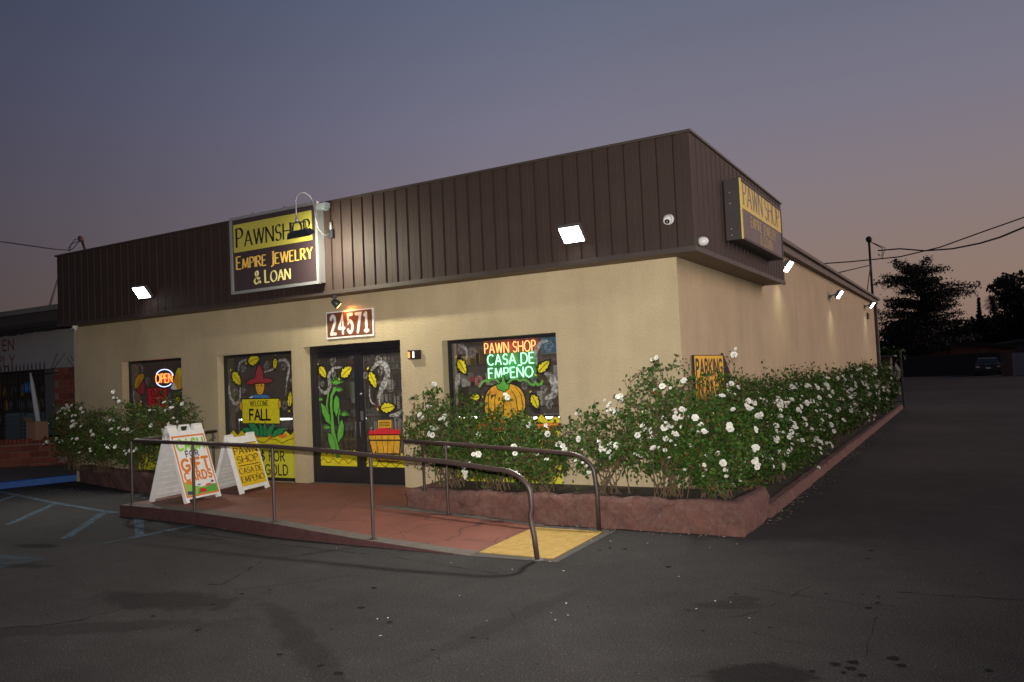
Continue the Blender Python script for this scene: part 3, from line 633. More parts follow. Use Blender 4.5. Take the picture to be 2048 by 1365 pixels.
def swirl(win, pts, zf, w=.05, curls=()):
    p = WP(); P_ = [np.array(p.px(*zf(*q))) for q in pts]
    # Catmull-Rom
    o = []
    for i in range(len(P_)-1):
        p0, p1, p2, p3 = P_[max(i-1, 0)], P_[i], P_[i+1], P_[min(i+2, len(P_)-1)]
        for k in range(8):
            t = k/8; o.append(.5*((2*p1)+(-p0+p2)*t+(2*p0-5*p1+4*p2-p3)*t*t+(-p0+3*p1-3*p2+p3)*t**3))
    o.append(P_[-1]); n = len(o)
    if n > 2: p.stroke(o, [w*(.25+.75*math.sin(math.pi*(i+.5)/n)) for i in range(n)], paint_wht, 0)
    if n > 2: main = p.build('painted_swirl', win)
    for (cx, cy, r) in curls:
        p = WP(); c = np.array(p.px(*zf(cx, cy))); rr = abs(p.px(*zf(cx+r, cy))[0]-c[0])
        p.stroke([c+np.array([math.cos(a*.42), 1.25*math.sin(a*.42)])*rr*(1-.022*a) for a in range(32)], .007, paint_wht, 3); p.build('painted_curl', win)
def zig(p, x0, x1, zt, amp, n, zb, mat):
    pts = [(x0+(x1-x0)*i/n, zt+(amp if i % 2 else 0)*random.uniform(.6, 1.2)) for i in range(n+1)]
    p.fill([(x0, zb)]+pts+[(x1, zb)], mat, 0.5); p.stroke(pts, .014, paint_blk, 2)
    m = [(x0+(x1-x0)*i/12, zt-.10+.045*math.sin(i*1.9)) for i in range(13)]; p.stroke(m, .010, paint_blk, 2)

# --- scarecrow window
z2 = zoomer(440, 690, 4.706); w = WIN['w2']; x0, x1, _, _ = OPN['w2']
p = WP(); P_ = lambda pts, p=p, zf=z2: [p.px(*zf(*q)) for q in pts]
hat = P_([(372, 170), (405, 240), (412, 315), (440, 308), (500, 325), (495, 350), (440, 368), (420, 360), (340, 362), (300, 378), (255, 372), (248, 350), (290, 322), (328, 312), (340, 240)])
p.fill(hat, paint_red, 1); p.stroke(hat, .014, paint_blk, 2, closed=True)
face = P_([(333, 366), (422, 362), (418, 420), (405, 458), (380, 475), (352, 462), (337, 420)])
p.fill(face, paint_gold, 1); p.stroke(face, .013, paint_blk, 2, closed=True)
for q in ((358, 385), (391, 383)): c = P_([q])[0]; p.fill([(c[0]+.016*math.cos(a), c[1]+.020*math.sin(a)) for a in np.arange(0, 6.2, .8)], paint_blk, 2)
p.fill(P_([(374, 402), (386, 422), (364, 424)]), paint_org, 2); p.stroke(P_([(356, 440), (374, 455), (396, 440)]), .008, paint_blk, 2)
p.fill(P_([(310, 480), (345, 470), (420, 470), (455, 480), (470, 500), (300, 502)]), paint_blue, .5); p.fill(P_([(270, 500), (312, 478), (318, 500)]), paint_wht_s, .6); p.fill(P_([(440, 478), (468, 498), (436, 500)]), paint_wht_s, .7)
p.build('painted_scarecrow', w)
p = WP(); P_ = lambda pts, p=p, zf=z2: [p.px(*zf(*q)) for q in pts]
bd = P_([(203, 510), (560, 503), (567, 745), (212, 742)]); p.fill(bd, paint_yel, 1); p.stroke(bd, .016, paint_blk, 2, closed=True)
for hnd in ([(188, 540), (205, 535), (214, 580), (210, 615), (192, 612), (184, 575)], [(552, 525), (570, 520), (577, 560), (572, 595), (556, 597), (548, 560)]):
    hnd = P_(hnd); p.fill(hnd, paint_gold, 2.4); p.stroke(hnd, .010, paint_blk, 3, closed=True)
a = P_([(285, 578), (452, 575), (285, 530), (283, 708), (475, 705), (283, 612)])
write(p, 'WELCOME', a[0][0], a[0][1], a[2][1]-a[0][1], a[1][0]-a[0][0], paint_blk, .13, 2, vt=.0)
write(p, 'FALL', a[3][0], a[3][1], a[5][1]-a[3][1], a[4][0]-a[3][0], paint_blk, .20, 2, gap=.2)
p.build('painted_welcome_board', w)
p = WP(); P_ = lambda pts, p=p, zf=z2: [p.px(*zf(*q)) for q in pts]
for q in ([(330, 865), (215, 810), (212, 785), (265, 775), (330, 830)], [(355, 868), (290, 790), (265, 740), (320, 735), (372, 800), (375, 860)], [(380, 868), (372, 790), (365, 735), (400, 760), (410, 862)], [(412, 868), (405, 790), (425, 728), (446, 790), (436, 866)], [(440, 866), (450, 800), (505, 740), (515, 770), (480, 850)], [(480, 868), (510, 810), (560, 780), (622, 776), (590, 830), (520, 866)]):
    q = P_(q); p.fill(q, paint_dgrn, 2.2+random.random()*.8); p.stroke(q, .010, paint_blk, 3.5, closed=True)
p.build('painted_cabbage', w)
p = WP(); zt = p.px(*z2(500, 935))[1]; zb2 = p.px(*z2(500, 1275))[1]
p.fill([(x0+.06, zb2), (x1-.035, zb2), (x1-.035, zt), (x0+.06, zt)], banner, 0); p.stroke([(x0+.06, zt-.06), (x1-.035, zt-.06)], .008, paint_blk, 1, caps=False)
a0, a1 = p.px(*z2(405, 1090)), p.px(*z2(607, 1095)); b0, b1 = p.px(*z2(390, 1218)), p.px(*z2(640, 1220)); hh = p.px(*z2(405, 1003))[1]-a0[1]
write(p, 'TOP $ FOR', a1[0]-1.02, a0[1], hh, 1.02, paint_blk, .15, 1, gap=.3); write(p, 'YOUR GOLD', b1[0]-1.15, b0[1], hh*1.05, 1.15, paint_blk, .15, 1, gap=.3)
p.build('yellow_banner', w)
p = WP(); zig(p, x0+.06, x1-.035, zt+.16, .10, 16, zt+.002, paint_yel)
for k in range(3): c = (x0+.75+k*.3, zt+.14); p.fill([(c[0]-.12, c[1]), (c[0]-.04, c[1]+.05), (c[0]+.1, c[1]+.03), (c[0]+.13, c[1]-.02), (c[0], c[1]-.05)], paint_org, 1.5)
p.build('painted_grass_strip', w)
for a, b, wd in (((262, 170), (378, 118), .9), ((112, 258), (205, 385), .8), ((520, 115), (515, 245), .7), ((655, 600), (665, 415), .5)): leaf(w, a, b, z2, wd)
swirl(w, [(250, 140), (190, 170), (172, 250)], z2, .05, [(222, 230, 24), (150, 440, 22)]); swirl(w, [(85, 360), (95, 480), (140, 550), (185, 520), (190, 400)], z2, .07, [(225, 430, 16), (440, 200, 26)])
swirl(w, [(415, 258), (500, 225), (560, 150), (620, 150), (650, 220), (630, 340), (618, 480)], z2, .055, [(600, 205, 22), (610, 575, 28), (165, 600, 20)]); swirl(w, [(440, 190), (445, 190)], z2, .02, [(672, 340, 14)])
# --- neon window
zw1 = zoomer(240, 700, 6.827); w = WIN['w1']; x0, x1, _, _ = OPN['w1']
p = WP(); P_ = lambda pts, p=p, zf=zw1: [p.px(*zf(*q)) for q in pts]
q = P_([(210, 545), (195, 480), (215, 400), (250, 345), (290, 320), (325, 325), (330, 370), (300, 440), (255, 510)]); p.fill(q, paint_gold, 1); p.stroke(q, .014, paint_blk, 2, closed=True)
for k in range(7): p.stroke(P_([(205+k*12, 530-k*28), (245+k*12, 520-k*30)]), .006, paint_blk, 2)
for k in range(3): p.stroke(P_([(222+k*16, 530-k*6), (262+k*22, 340+k*10)]), .006, paint_blk, 2)
q = P_([(215, 550), (265, 600), (300, 615), (340, 600), (345, 500), (335, 400), (300, 450), (255, 515)]); p.fill(q, paint_red, .6); p.stroke(q, .014, paint_blk, 2, closed=True)
p.build('painted_corn_cob', w)
p = WP(); P_ = lambda pts, p=p, zf=zw1: [p.px(*zf(*q)) for q in pts]
p.fill(P_([(800, 240), (838, 250), (838, 370), (765, 300)]), paint_yel, 1); p.fill(P_([(765, 300), (838, 370), (840, 540), (780, 540), (735, 440)]), paint_gold, 1.2); p.fill(P_([(735, 440), (785, 545), (700, 545), (692, 520)]), paint_wht_s, 1.4)
p.stroke(P_([(838, 250), (800, 240), (760, 290), (720, 400), (690, 540), (760, 560), (838, 540)]), .014, paint_blk, 2)
p.build('painted_candy_corn', w)
p = WP(); P_ = lambda pts, p=p, zf=zw1: [p.px(*zf(*q)) for q in pts]
q = P_([(378, 520), (640, 520), (650, 790), (385, 790)]); p.fill(q, paint_bred, 1); p.stroke(q, .012, paint_blk, 2, closed=True)
a = P_([(430, 640), (612, 636), (430, 545), (440, 750), (600, 746), (440, 675)])
write(p, 'COME', a[0][0], a[0][1], a[2][1]-a[0][1], a[1][0]-a[0][0], paint_blk, .16, 2); write(p, 'ON IN', a[3][0], a[3][1], a[5][1]-a[3][1], a[4][0]-a[3][0], paint_blk, .16, 2)
p.build('painted_come_in_board', w)
p = WP(); zt = p.px(*zw1(500, 1180))[1]; zig(p, x0+.06, x1-.035, zt+.14, .10, 14, zt, paint_yel); p.fill([(x0+.06, .25), (x1-.035, .25), (x1-.035, zt), (x0+.06, zt)], banner, 0); p.build('yellow_banner', w)
p = WP(); P_ = lambda pts, p=p, zf=zw1: [p.px(*zf(*q)) for q in pts]
for c in ((290, 1080), (480, 1070), (640, 1090)): c = P_([c])[0]; p.fill([(c[0]+.2*math.cos(a), c[1]+.15*math.sin(a)) for a in np.arange(0, 6.2, .5)], paint_org, 1+random.random())
p.build('painted_pumpkin_row', w)
leaf(w, (260, 700), (290, 850), zw1, .8); leaf(w, (740, 740), (835, 640), zw1, .8)
swirl(w, [(265, 195), (300, 230), (310, 310)], zw1, .04, [(380, 430, 28)]); swirl(w, [(200, 560), (182, 640), (215, 760)], zw1, .05, [(690, 640, 30)])
# --- pumpkin window
z4 = zoomer(880, 650, 7.585); w = WIN['w4']; x0, x1, _, _ = OPN['w4']
p = WP(); P_ = lambda pts, p=p, zf=z4: [p.px(*zf(*q)) for q in pts]
body = P_([(850, 905), (770, 945), (705, 1030), (672, 1150), (672, 1280), (700, 1400), (760, 1490), (840, 1530), (960, 1540), (1080, 1530), (1180, 1480), (1260, 1390), (1300, 1250), (1300, 1130), (1270, 1030), (1210, 950), (1130, 905), (1060, 890), (960, 930)])
p.fill(body, paint_gold, 1); p.stroke(body, .018, paint_blk, 2, closed=True)
for q in ([(770, 960), (735, 1100), (740, 1300), (790, 1480)], [(860, 990), (830, 1150), (840, 1350), (880, 1520)], [(1060, 960), (1150, 1100), (1180, 1300), (1130, 1480)], [(1130, 920), (1230, 1060), (1262, 1230), (1240, 1360)], [(960, 1050), (965, 1250), (975, 1500)]): p.stroke(P_(q), [.004, .012, .014, .005], paint_blk, 2)
p.fill(P_([(860, 930), (800, 1000), (790, 1110), (840, 1020)]), paint_org, 1.5)
cap = P_([(850, 905), (905, 895), (930, 860), (945, 770), (980, 765), (990, 860), (1020, 895), (1058, 900), (1045, 970), (1010, 990), (980, 1025), (930, 995), (880, 985)])
p.fill(cap, paint_grn, 2.5); p.stroke(cap, .012, paint_blk, 3.5, closed=True)
p.build('painted_pumpkin', w)
p = WP(); P_ = lambda pts, p=p, zf=z4: [p.px(*zf(*q)) for q in pts]
p.stroke(P_([(905, 895), (860, 835), (790, 815), (740, 840), (745, 880), (720, 850), (670, 850), (630, 890), (600, 940)]), .030, paint_grn, 2); p.stroke(P_([(1030, 885), (1090, 830), (1160, 820), (1215, 850), (1270, 830), (1330, 850), (1370, 900), (1430, 915), (1450, 870), (1480, 910), (1540, 900), (1555, 850)]), .030, paint_grn, 2.5)
p.build('painted_vine', w)
for a, b, wd in (((265, 520), (410, 765), .8), ((1480, 735), (1680, 525), .7), ((620, 1090), (430, 1100), .8), ((1385, 1050), (1500, 1290), .85)): leaf(w, a, b, z4, wd)
swirl(w, [(270, 305), (340, 320), (400, 390), (405, 530)], z4, .05, [(315, 390, 48), (495, 430, 60), (375, 890, 48)]); swirl(w, [(290, 740), (270, 850), (250, 980)], z4, .09, [(590, 860, 62)])
swirl(w, [(1640, 240), (1540, 270), (1460, 380), (1450, 500), (1470, 600)], z4, .07, [(1650, 340, 70), (1285, 920, 52)]); swirl(w, [(1590, 730), (1680, 790), (1740, 920), (1720, 1060), (1590, 1120)], z4, .12, [(1575, 985, 50), (1660, 1210, 55)])
p = WP(); zt = p.px(*z4(1500, 1560))[1]; zc = p.px(1000, 862)[1]
p.fill([(x0+.06, .26), (x1-.035, .26), (x1-.035, zc), (x0+.06, zc)], banner, 0)
p.fill([(x0+.06, zc+.004), (x1-.035, zc+.004), (x1-.035, zc+.10), (x0+.06, zc+.10)], paint_org, .4)
h_ = .17; a = p.px(1100, 890); write(p, 'PAWN SHOP', a[0]-1.28, a[1], h_, 1.28, paint_blk, .17, 1, gap=.22)
a = p.px(1057, 956); write(p, 'CASH LOAN', a[0]-1.0, a[1], h_, 1.0, paint_blk, .17, 1, gap=.22); p.build('yellow_banner', w)
p = WP(); zig(p, x0+.06, x1-.035, zc+.13, .10, 16, zc+.106, paint_yel); p.build('painted_grass_strip', w)

# ---------------------------------------------------------------- double door
x0, x1, z0, z1 = OPN['door']; zd = zoomer(610, 670, 4.267); xm = (x0+x1)/2+.02
df = MB(); df.box((x0, .14, z0), (x0+.05, .24, z1), black_frame); df.box((x1-.03, .14, z0), (x1, .24, z1), black_frame); df.box((x0+.05, .14, z1-.11), (x1-.03, .24, z1), black_frame); dfo = df.build('door_frame', shop)
DO = []
for i, (a, b) in enumerate(((x0+.052, xm-.003), (xm+.003, x1-.032))):
    m_ = MB(); zt_ = z1-.115; st = .085
    m_.box((a, .15, z0+.01), (a+st, .20, zt_), black_frame); m_.box((b-st, .15, z0+.01), (b, .20, zt_), black_frame); m_.box((a+st, .15, z0+.01), (b-st, .20, z0+.27), black_frame); m_.box((a+st, .15, zt_-.07), (b-st, .20, zt_), black_frame)
    d = m_.build('door', shop); DO.append((d, a+st, b-st))
    m_ = MB(); m_.poly([(a+st, YG, z0+.27), (b-st, YG, z0+.27), (b-st, YG, zt_-.07), (a+st, YG, zt_-.07)], pane_g); m_.build('pane', d)
    m_ = MB(); hx = (b-.045) if i == 0 else (a+.045)
    m_.tube([(hx, .15, 1.12), (hx, .10, 1.12), (hx, .10, .90), (hx, .15, .90)], .011, housing, 8); m_.build('handle', d)
    m_ = MB(); m_.box((a+st, .205, 1.16), (b-st, .23, 1.22), black_frame); m_.build('push_bar', d)
m_ = MB(); m_.lathe((xm+.045, .151, 1.56), (0, -1, 0), [(0, .022), (.012, .02), (.014, .012)], alu, 14); m_.box((xm+.02, .146, 1.15), (xm+.075, .15, 1.29), housing); m_.build('lock', DO[1][0])
gril_m = M('grille_steel', (.10, .10, .10), .35, metal=.4)
# scissor grille behind the doors
gr = MB(); xa, xb = x0+.08, x1-.06
for k in range(24):
    x = xa+(xb-xa)*k/23
    gr.box((x-.006, .43, .17), (x+.006, .442, 2.26), gril_m)
for zz in (.2, 1.18, 1.28, 2.02, 2.24): gr.box((xa, .424, zz-.014), (xb, .43, zz+.014), gril_m)
for zz in (2.13, 1.36):
    for k in range(13):
        c = (xa+(k+.5)*(xb-xa)/13, .418, zz); gr.tube([(c[0]+.05*math.cos(a*.5), c[1], c[2]+.07*math.sin(a*.5)) for a in range(14)], .007, gril_m, 4)
gr.build('security_grille', shop)
# curtain-like blinds low behind the doors
mb = MB(); bl_m = M('vertical_blind', (.55, .48, .38), .8); gril_m = M('grille_steel', (.10, .10, .10), .35, metal=.4)
for k in range(20): x = -5.35+k*.055; mb.box((x, .55, .2), (x+.035, .56, 1.10), bl_m)
mb.build('blind_slats', shop)
d0, d1 = DO[0][0], DO[1][0]
p = WP(); P_ = lambda pts, p=p, zf=zd: [p.px(*zf(*q)) for q in pts]
p.stroke(P_([(285, 1050), (270, 960), (240, 830), (232, 700), (222, 600), (228, 520), (262, 450)]), [.09, .09, .07, .05, .05, .05, .06], paint_grn, 1)
p.stroke(P_([(245, 830), (210, 720), (185, 600), (200, 500)]), .03, paint_grn, 1); p.stroke(P_([(290, 760), (285, 680), (300, 640)]), .02, paint_grn, 1)
for q in ([(135, 575), (175, 610), (215, 690), (218, 770), (180, 740), (145, 660)], [(268, 512), (292, 540), (298, 610), (270, 705), (245, 640), (246, 560)], [(318, 715), (335, 780), (328, 860), (282, 928), (276, 850), (290, 770)], [(195, 830), (230, 850), (262, 920), (272, 1005), (225, 980), (198, 900)]):
    q = P_(q); p.fill(q, paint_grn, 2); p.stroke(q, .010, paint_blk, 3, closed=True)
for c, r in (((265, 420), 75), ((290, 480), 40), ((335, 690), 45), ((188, 800), 35), ((132, 560), 25)):
    for a in range(-3, 4): p.stroke(P_([c, (c[0]+r*math.sin(a*.42), c[1]-r*math.cos(a*.42))]), [.022, .004], paint_grn, 1.5)
p.build('painted_corn_plant', d0)
for a, b, wd in (((118, 268), (188, 375), .8), ((305, 365), (408, 265), .8)): leaf(d0, a, b, zd, wd)
for a, b, wd in (((545, 310), (615, 468), .65), ((640, 635), (780, 610), .75)): leaf(d1, a, b, zd, wd)
swirl(d0, [(110, 410), (130, 470), (180, 495), (210, 440), (205, 350), (250, 285), (320, 280)], zd, .07, [(240, 235, 26), (247, 338, 18), (150, 420, 16)])
swirl(d1, [(560, 310), (610, 250), (670, 245), (705, 310), (690, 390), (650, 470), (630, 540), (640, 610)], zd, .11, [(645, 315, 24), (732, 440, 38), (517, 350, 20), (630, 225, 30)]); swirl(d1, [(550, 440), (560, 560), (600, 600)], zd, .03, [(790, 735, 30)]); swirl(d1, [(720, 690), (790, 680), (825, 640)], zd, .07)
p = WP(); zt = p.px(*zd(300, 1125))[1]; zig(p, DO[0][1], DO[0][2], zt+.19, .09, 12, zt, paint_yel); p.build('painted_grass_strip', d0)
p = WP(); zig(p, DO[1][1], DO[1][2], zt+.15, .09, 12, zt, paint_yel); p.build('painted_grass_strip', d1)
p = WP(); P_ = lambda pts, p=p, zf=zd: [p.px(*zf(*q)) for q in pts]
q = P_([(540, 855), (820, 852), (800, 1085), (620, 1075), (575, 1000)]); p.fill(q, paint_gold, 1); p.stroke(q, .014, paint_blk, 3, closed=True)
for a, b in (((600, 860), (635, 1070)), ((655, 858), (685, 1080)), ((710, 858), (705, 1080)), ((765, 856), (750, 1080)), ((545, 900), (818, 900)), ((595, 1015), (808, 1018))): p.stroke(P_([a, b]), .009 if a[1] < 880 else .02, paint_blk, 3, caps=False)
for c, r in (((570, 845), 28), ((625, 835), 30), ((680, 820), 36), ((745, 835), 28), ((790, 835), 24)): c = P_([c])[0]; p.fill([(c[0]+r*.0012*1.9*math.cos(a), max(c[1]+r*.0012*1.9*math.sin(a), P_([(600, 852)])[0][1])) for a in np.arange(0, 6.2, .5)], paint_bred, .3+random.random()*.4)
p.build('painted_apple_basket', d1)
p = WP(); P_ = lambda pts, p=p, zf=zd: [p.px(*zf(*q)) for q in pts]
q = P_([(625, 730), (738, 728), (738, 792), (625, 795)]); p.fill(q, paint_gold, 1)
for k in range(3): p.stroke(P_([(635, 748+k*15), (728, 746+k*15)]), .012, paint_blk, 2, caps=False)
p.build('orange_notice', d1)
# open placard and notices behind the glass
p = Plane2((0, YG+.012, 0), (1, 0, 0), (0, 0, 1)); P_ = lambda pts, p=p, zf=zd: [p.px(*zf(*q)) for q in pts]
q = P_([(296, 166), (425, 150), (425, 272), (300, 278)]); p.fill(q, paint_blk, 0); p.stroke(q, .010, paint_wht_s, 1, closed=True)
a = P_([(308, 212), (420, 208), (308, 180), (316, 258), (422, 254), (316, 228)]); write(p, "COME IN WE'RE", a[0][0], a[0][1], (a[2][1]-a[0][1])*.8, a[1][0]-a[0][0], paint_wht_s, .12, 1)
write(p, 'OPEN', a[3][0], a[3][1], a[5][1]-a[3][1], a[4][0]-a[3][0], M('placard_red', (.7, .02, .03), .5), .22, 1)
p.build('open_placard', d0)
p = Plane2((0, YG+.012, 0), (1, 0, 0), (0, 0, 1)); P_ = lambda pts, p=p, zf=zd: [p.px(*zf(*q)) for q in pts]
p.fill(P_([(360, 405), (428, 400), (430, 540), (365, 540)]), M('paper_notice', (.5, .55, .42), .7), 0); p.fill(P_([(365, 430), (395, 428), (398, 520), (368, 522)]), green_ink, 1); p.fill(P_([(402, 310), (425, 305), (425, 365), (404, 368)]), paint_blue, 0); p.fill(P_([(390, 540), (430, 540), (425, 585), (400, 580)]), paint_wht_s, .5)
p.build('paper_notice', d0)
# ================================================================== SIGNS
_back = onY(645, 567, FY)[0]; _d = ray(633, 566); _t = (_back-CAM[0])/_d[0]; SY = float((CAM+_t*_d)[1]); SY = min(-.56, max(-.75, SY))
c1 = [onY(*q, SY) for q in ((461, 437), (632, 404), (643, 573), (463, 585))]
sx0, sx1 = (c1[0][0]+c1[3][0])/2, (c1[1][0]+c1[2][0])/2; sz1, sz0 = (c1[0][2]+c1[1][2])/2, (c1[2][2]+c1[3][2])/2
sg = empty('shop_sign', ((sx0+sx1)/2, FY, sz0), 'square black and yellow shop sign box on the front fascia with silver rim', 'sign')
mb = MB(); mb.box((sx0+.02, SY+.01, sz0+.02), (sx1-.004, FY-.002, sz1-.02), alu); mb.build('cabinet', sg)
mb = MB(); t_ = .045
for a, b in (((sx0, sz0), (sx1, sz0+t_)), ((sx0, sz1-t_), (sx1, sz1)), ((sx0, sz0+t_), (sx0+t_, sz1-t_)), ((sx1-t_, sz0+t_), (sx1, sz1-t_))): mb.box((a[0], SY-.02, a[1]), (b[0], SY+.03, b[1]), alu)
mb.build('rim', sg)
zs = zoomer(450, 380, 6.204)
p = Plane2((0, SY, 0), (1, 0, 0), (0, 0, 1)); P_ = lambda pts, p=p: [p.px(*zs(*q)) for q in pts]
p.fill([(sx0+t_, sz0+t_), (sx1-t_, sz0+t_), (sx1-t_, sz1-t_), (sx0+t_, sz1-t_)], brn_face, 0)
a = P_([(95, 392), (1075, 203), (1083, 625), (105, 785)])
yx0, yx1 = (a[0][0]+a[3][0])/2, (a[1][0]+a[2][0])/2; yz1, yz0 = (a[0][1]+a[1][1])/2, (a[2][1]+a[3][1])/2
yx0, yx1, yz1 = max(yx0, sx0+t_+.03), min(yx1, sx1-t_-.06), min(yz1, sz1-t_-.075)
p.fill([(yx0, yz0), (yx1, yz0), (yx1, yz1), (yx0, yz1)], yel, 2)
H_ = yz1-yz0
write(p, 'PAWNSHOP', yx0+.07, yz0+H_*.18, H_*.54, yx1-yx0-.12, blk, .16, 4, True, gap=.24, caps=1.22)
gold_ink = M('gold_lettering', (.85, .52, .10), .4); cream_ink = M('cream_lettering', (.80, .72, .30), .4)
a = P_([(125, 985), (1060, 860)]); bz = (a[0][1]+a[1][1])/2
write(p, 'EMPIRE JEWELRY', sx0+.13, bz, .165, sx1-sx0-.27, gold_ink, .21, 2, True, gap=.22, caps=1.22)
a = P_([(355, 1165), (800, 1115)]); bz = (a[0][1]+a[1][1])/2
write(p, '& LOAN', a[0][0]+.02, bz, .165, a[1][0]-a[0][0], cream_ink, .21, 2, True, gap=.22, caps=1.2)
p.build('sign_face', sg)
mb = MB()
for k in (.25, .62): mb.lathe((sx0+(sx1-sx0)*k, SY+.05, sz1), (0, 0, 1), [(0, .02), (.03, .02), (.04, .008)], housing, 8)
mb.build('lifting_eye', sg)
# side sign, proud of the side fascia
nb = onX(1450, 430, FX); sY0 = nb[1]; q = ray(1480, 365); tt = (sY0-CAM[1])/q[1]; SX = float((CAM+tt*q)[0]); SX = min(.80, max(.52, SX))
k = [onX(*q_, SX) for q_ in ((1479, 363), (1560, 412), (1568, 517), (1487, 482))]
ty0, ty1 = (k[0][1]+k[3][1])/2, (k[1][1]+k[2][1])/2; tz1, tz0 = (k[0][2]+k[1][2])/2, (k[2][2]+k[3][2])/2
sg2 = empty('shop_sign', (FX, (ty0+ty1)/2, tz0), 'deep brown cabinet sign with yellow band on the driveway side of the fascia', 'sign')
mb = MB(); mb.box((FX+.003, ty0, tz0), (SX-.01, ty1, tz1), cabinet, .006); mb.build('cabinet', sg2)
mb = MB()
for (yy, zz) in ((.12, .78), (.12, .60), (.12, .18), (.14, .08)): mb.lathe((FX+(SX-FX)*.35, ty0+.004, tz0+(tz1-tz0)*zz), (0, -1, 0), [(0, .012), (.012, .01), (.016, .004)], alu, 8)
mb.build('bolt', sg2)
p = Plane2((SX, 0, 0), (0, 1, 0), (0, 0, 1), off=-.008)
hh = tz1-tz0; p.fill([(ty0+.04, tz0+.03), (ty1-.03, tz0+.03), (ty1-.03, tz1-.03), (ty0+.04, tz1-.03)], mauve_face, 0)
ymid = tz0+hh*.52; p.fill([(ty0+.04, ymid), (ty1-.03, ymid), (ty1-.03, tz1-.03), (ty0+.04, tz1-.03)], yel_old, 2)
L_ = ty1-ty0
grey_ink = M('grey_lettering', (.16, .14, .15), .5)
write(p, 'PAWN SHOP', ty0+.16, ymid+.06, hh*.40, L_-.32, grey_ink, .15, 4, True, gap=.2)
write(p, 'EMPIRE JEWELRY', ty0+L_*.20, tz0+hh*.29, hh*.17, L_*.62, M('tan_lettering', (.62, .47, .16), .5), .16, 2, True, gap=.22)
write(p, '& LOAN', ty0+L_*.40, tz0+hh*.07, hh*.17, L_*.30, MATS['tan_lettering'], .16, 2, True, gap=.22)
p.build('sign_face', sg2)
mb = MB(); mb.box((SX-.012, ty0, tz0), (SX+.004, ty0+.035, tz1), yel_old); mb.box((SX-.012, ty0+.035, tz0), (SX+.006, ty1, tz0+.03), cabinet); mb.box((SX-.012, ty0+.035, tz1-.03), (SX+.006, ty1, tz1), cabinet); mb.box((SX-.012, ty1-.03, tz0+.03), (SX+.006, ty1, tz1-.03), cabinet); mb.build('rim', sg2)
# address board
a = [onY(*q, -.03) for q in ((652, 626), (745, 615), (748, 671), (653, 680))]
ax0, ax1 = (a[0][0]+a[3][0])/2, (a[1][0]+a[2][0])/2; az1, az0 = (a[0][2]+a[1][2])/2, (a[2][2]+a[3][2])/2
ad = empty('address_sign', ((ax0+ax1)/2, 0, az0), 'brown board with white house number 24571 above the door', 'sign')
mb = MB(); mb.box((ax0, -.03, az0), (ax1, -.002, az1), white_p, .004); mb.build('board', ad)
p = Plane2((0, -.03, 0), (1, 0, 0), (0, 0, 1)); p.fill([(ax0+.02, az0+.025), (ax1-.02, az0+.025), (ax1-.02, az1-.02), (ax0+.02, az1-.02)], M('address_brown', (.16, .055, .03), .5), 1)
write(p, '24571', ax0+.10, az0+.075, (az1-az0)*.66, ax1-ax0-.20, paint_wht_s, .18, 3, gap=.46)
p.build('numbers', ad)
# parking sign on the driveway wall
pk = empty('parking_sign', (0, 1.1, 1.25), 'yellow arrow shaped parking sign on the side wall above the roses', 'sign')
arrow = [(.36, 1.31), (.36, 1.90), (1.72, 1.90), (1.72, 1.93), (2.12, 1.60), (1.72, 1.27), (1.72, 1.31)]
mb = MB(); mb.faces([(x_, y_, z_) for x_ in (.012, .04) for y_, z_ in arrow], [tuple(range(7))[::-1], tuple(range(7, 14))]+[(i, (i+1) % 7, 7+(i+1) % 7, 7+i) for i in range(7)], blk); mb.build('board', pk)
p = Plane2((.042, 0, 0), (0, 1, 0), (0, 0, 1)); p.fill([(.37, 1.32), (1.70, 1.32), (1.70, 1.89), (.37, 1.89)], M('parking_yellow', (.85, .50, .03), .5), 0)
write(p, 'PARKING', .43, 1.635, .20, 1.20, paint_blk, .22, 1, gap=.30); write(p, 'IN BACK', .45, 1.37, .18, 1.14, paint_blk, .22, 1, gap=.30); p.build('lettering', pk)

# ================================================================== LAMPS, CAMERAS
def flood(loc, aim, w, h, label, power=60, mount=None, tint=(1, .97, .86), group='square floodlights on the building'):
    loc = np.array(loc, float); a = np.array(aim, float); a /= np.linalg.norm(a); s = np.cross(a, (0, 0, 1)); s /= np.linalg.norm(s); u = np.cross(s, a)
    t = empty('floodlight', loc, label, 'floodlight', group)
    mb = MB(); mb.obox(loc-a*.03, s*(w/2+.012), u*(h/2+.012), a*.028, housing)
    for k in range(5): mb.obox(loc-a*.075+s*(k-2)*w*.2, s*.004, u*h*.4, a*.018, housing)
    mb.build('housing', t)
    mb = MB(); mb.obox(loc+a*.002, s*w/2, u*h/2, a*.003, led); mb.build('lens', t)
    mb = MB(); mt = np.array(mount, float) if mount is not None else loc-a*.18
    mb.tube([loc-a*.06, (loc-a*.09+mt)/2+np.array([0, 0, .0]), mt], .014, housing, 8); mb.lathe(mt, (mt-loc), [(-.03, .045), (0, .045)], housing, 12); mb.build('bracket', t)
    l = lamp('flood_beam', 'AREA', loc+a*.012, power, tint, (a if tint[2] > .6 else (.38, 0, -.92)), shape='RECTANGLE', size=w, size_y=h); l.data.spread = R(125)
    return t
f1 = onY(283, 586, FY-.14); f2 = onY(1143, 470, FY-.16)
flood(f1, (.10, -.75, -.66), .27, .22, 'lit square floodlight on the front fascia left of the sign', 60, (f1[0], FY, f1[2]+.05))
flood(f2, (-.02, -.72, -.70), .27, .22, 'lit square floodlight on the front fascia near the corner', 85, (f2[0], FY, f2[2]+.06))
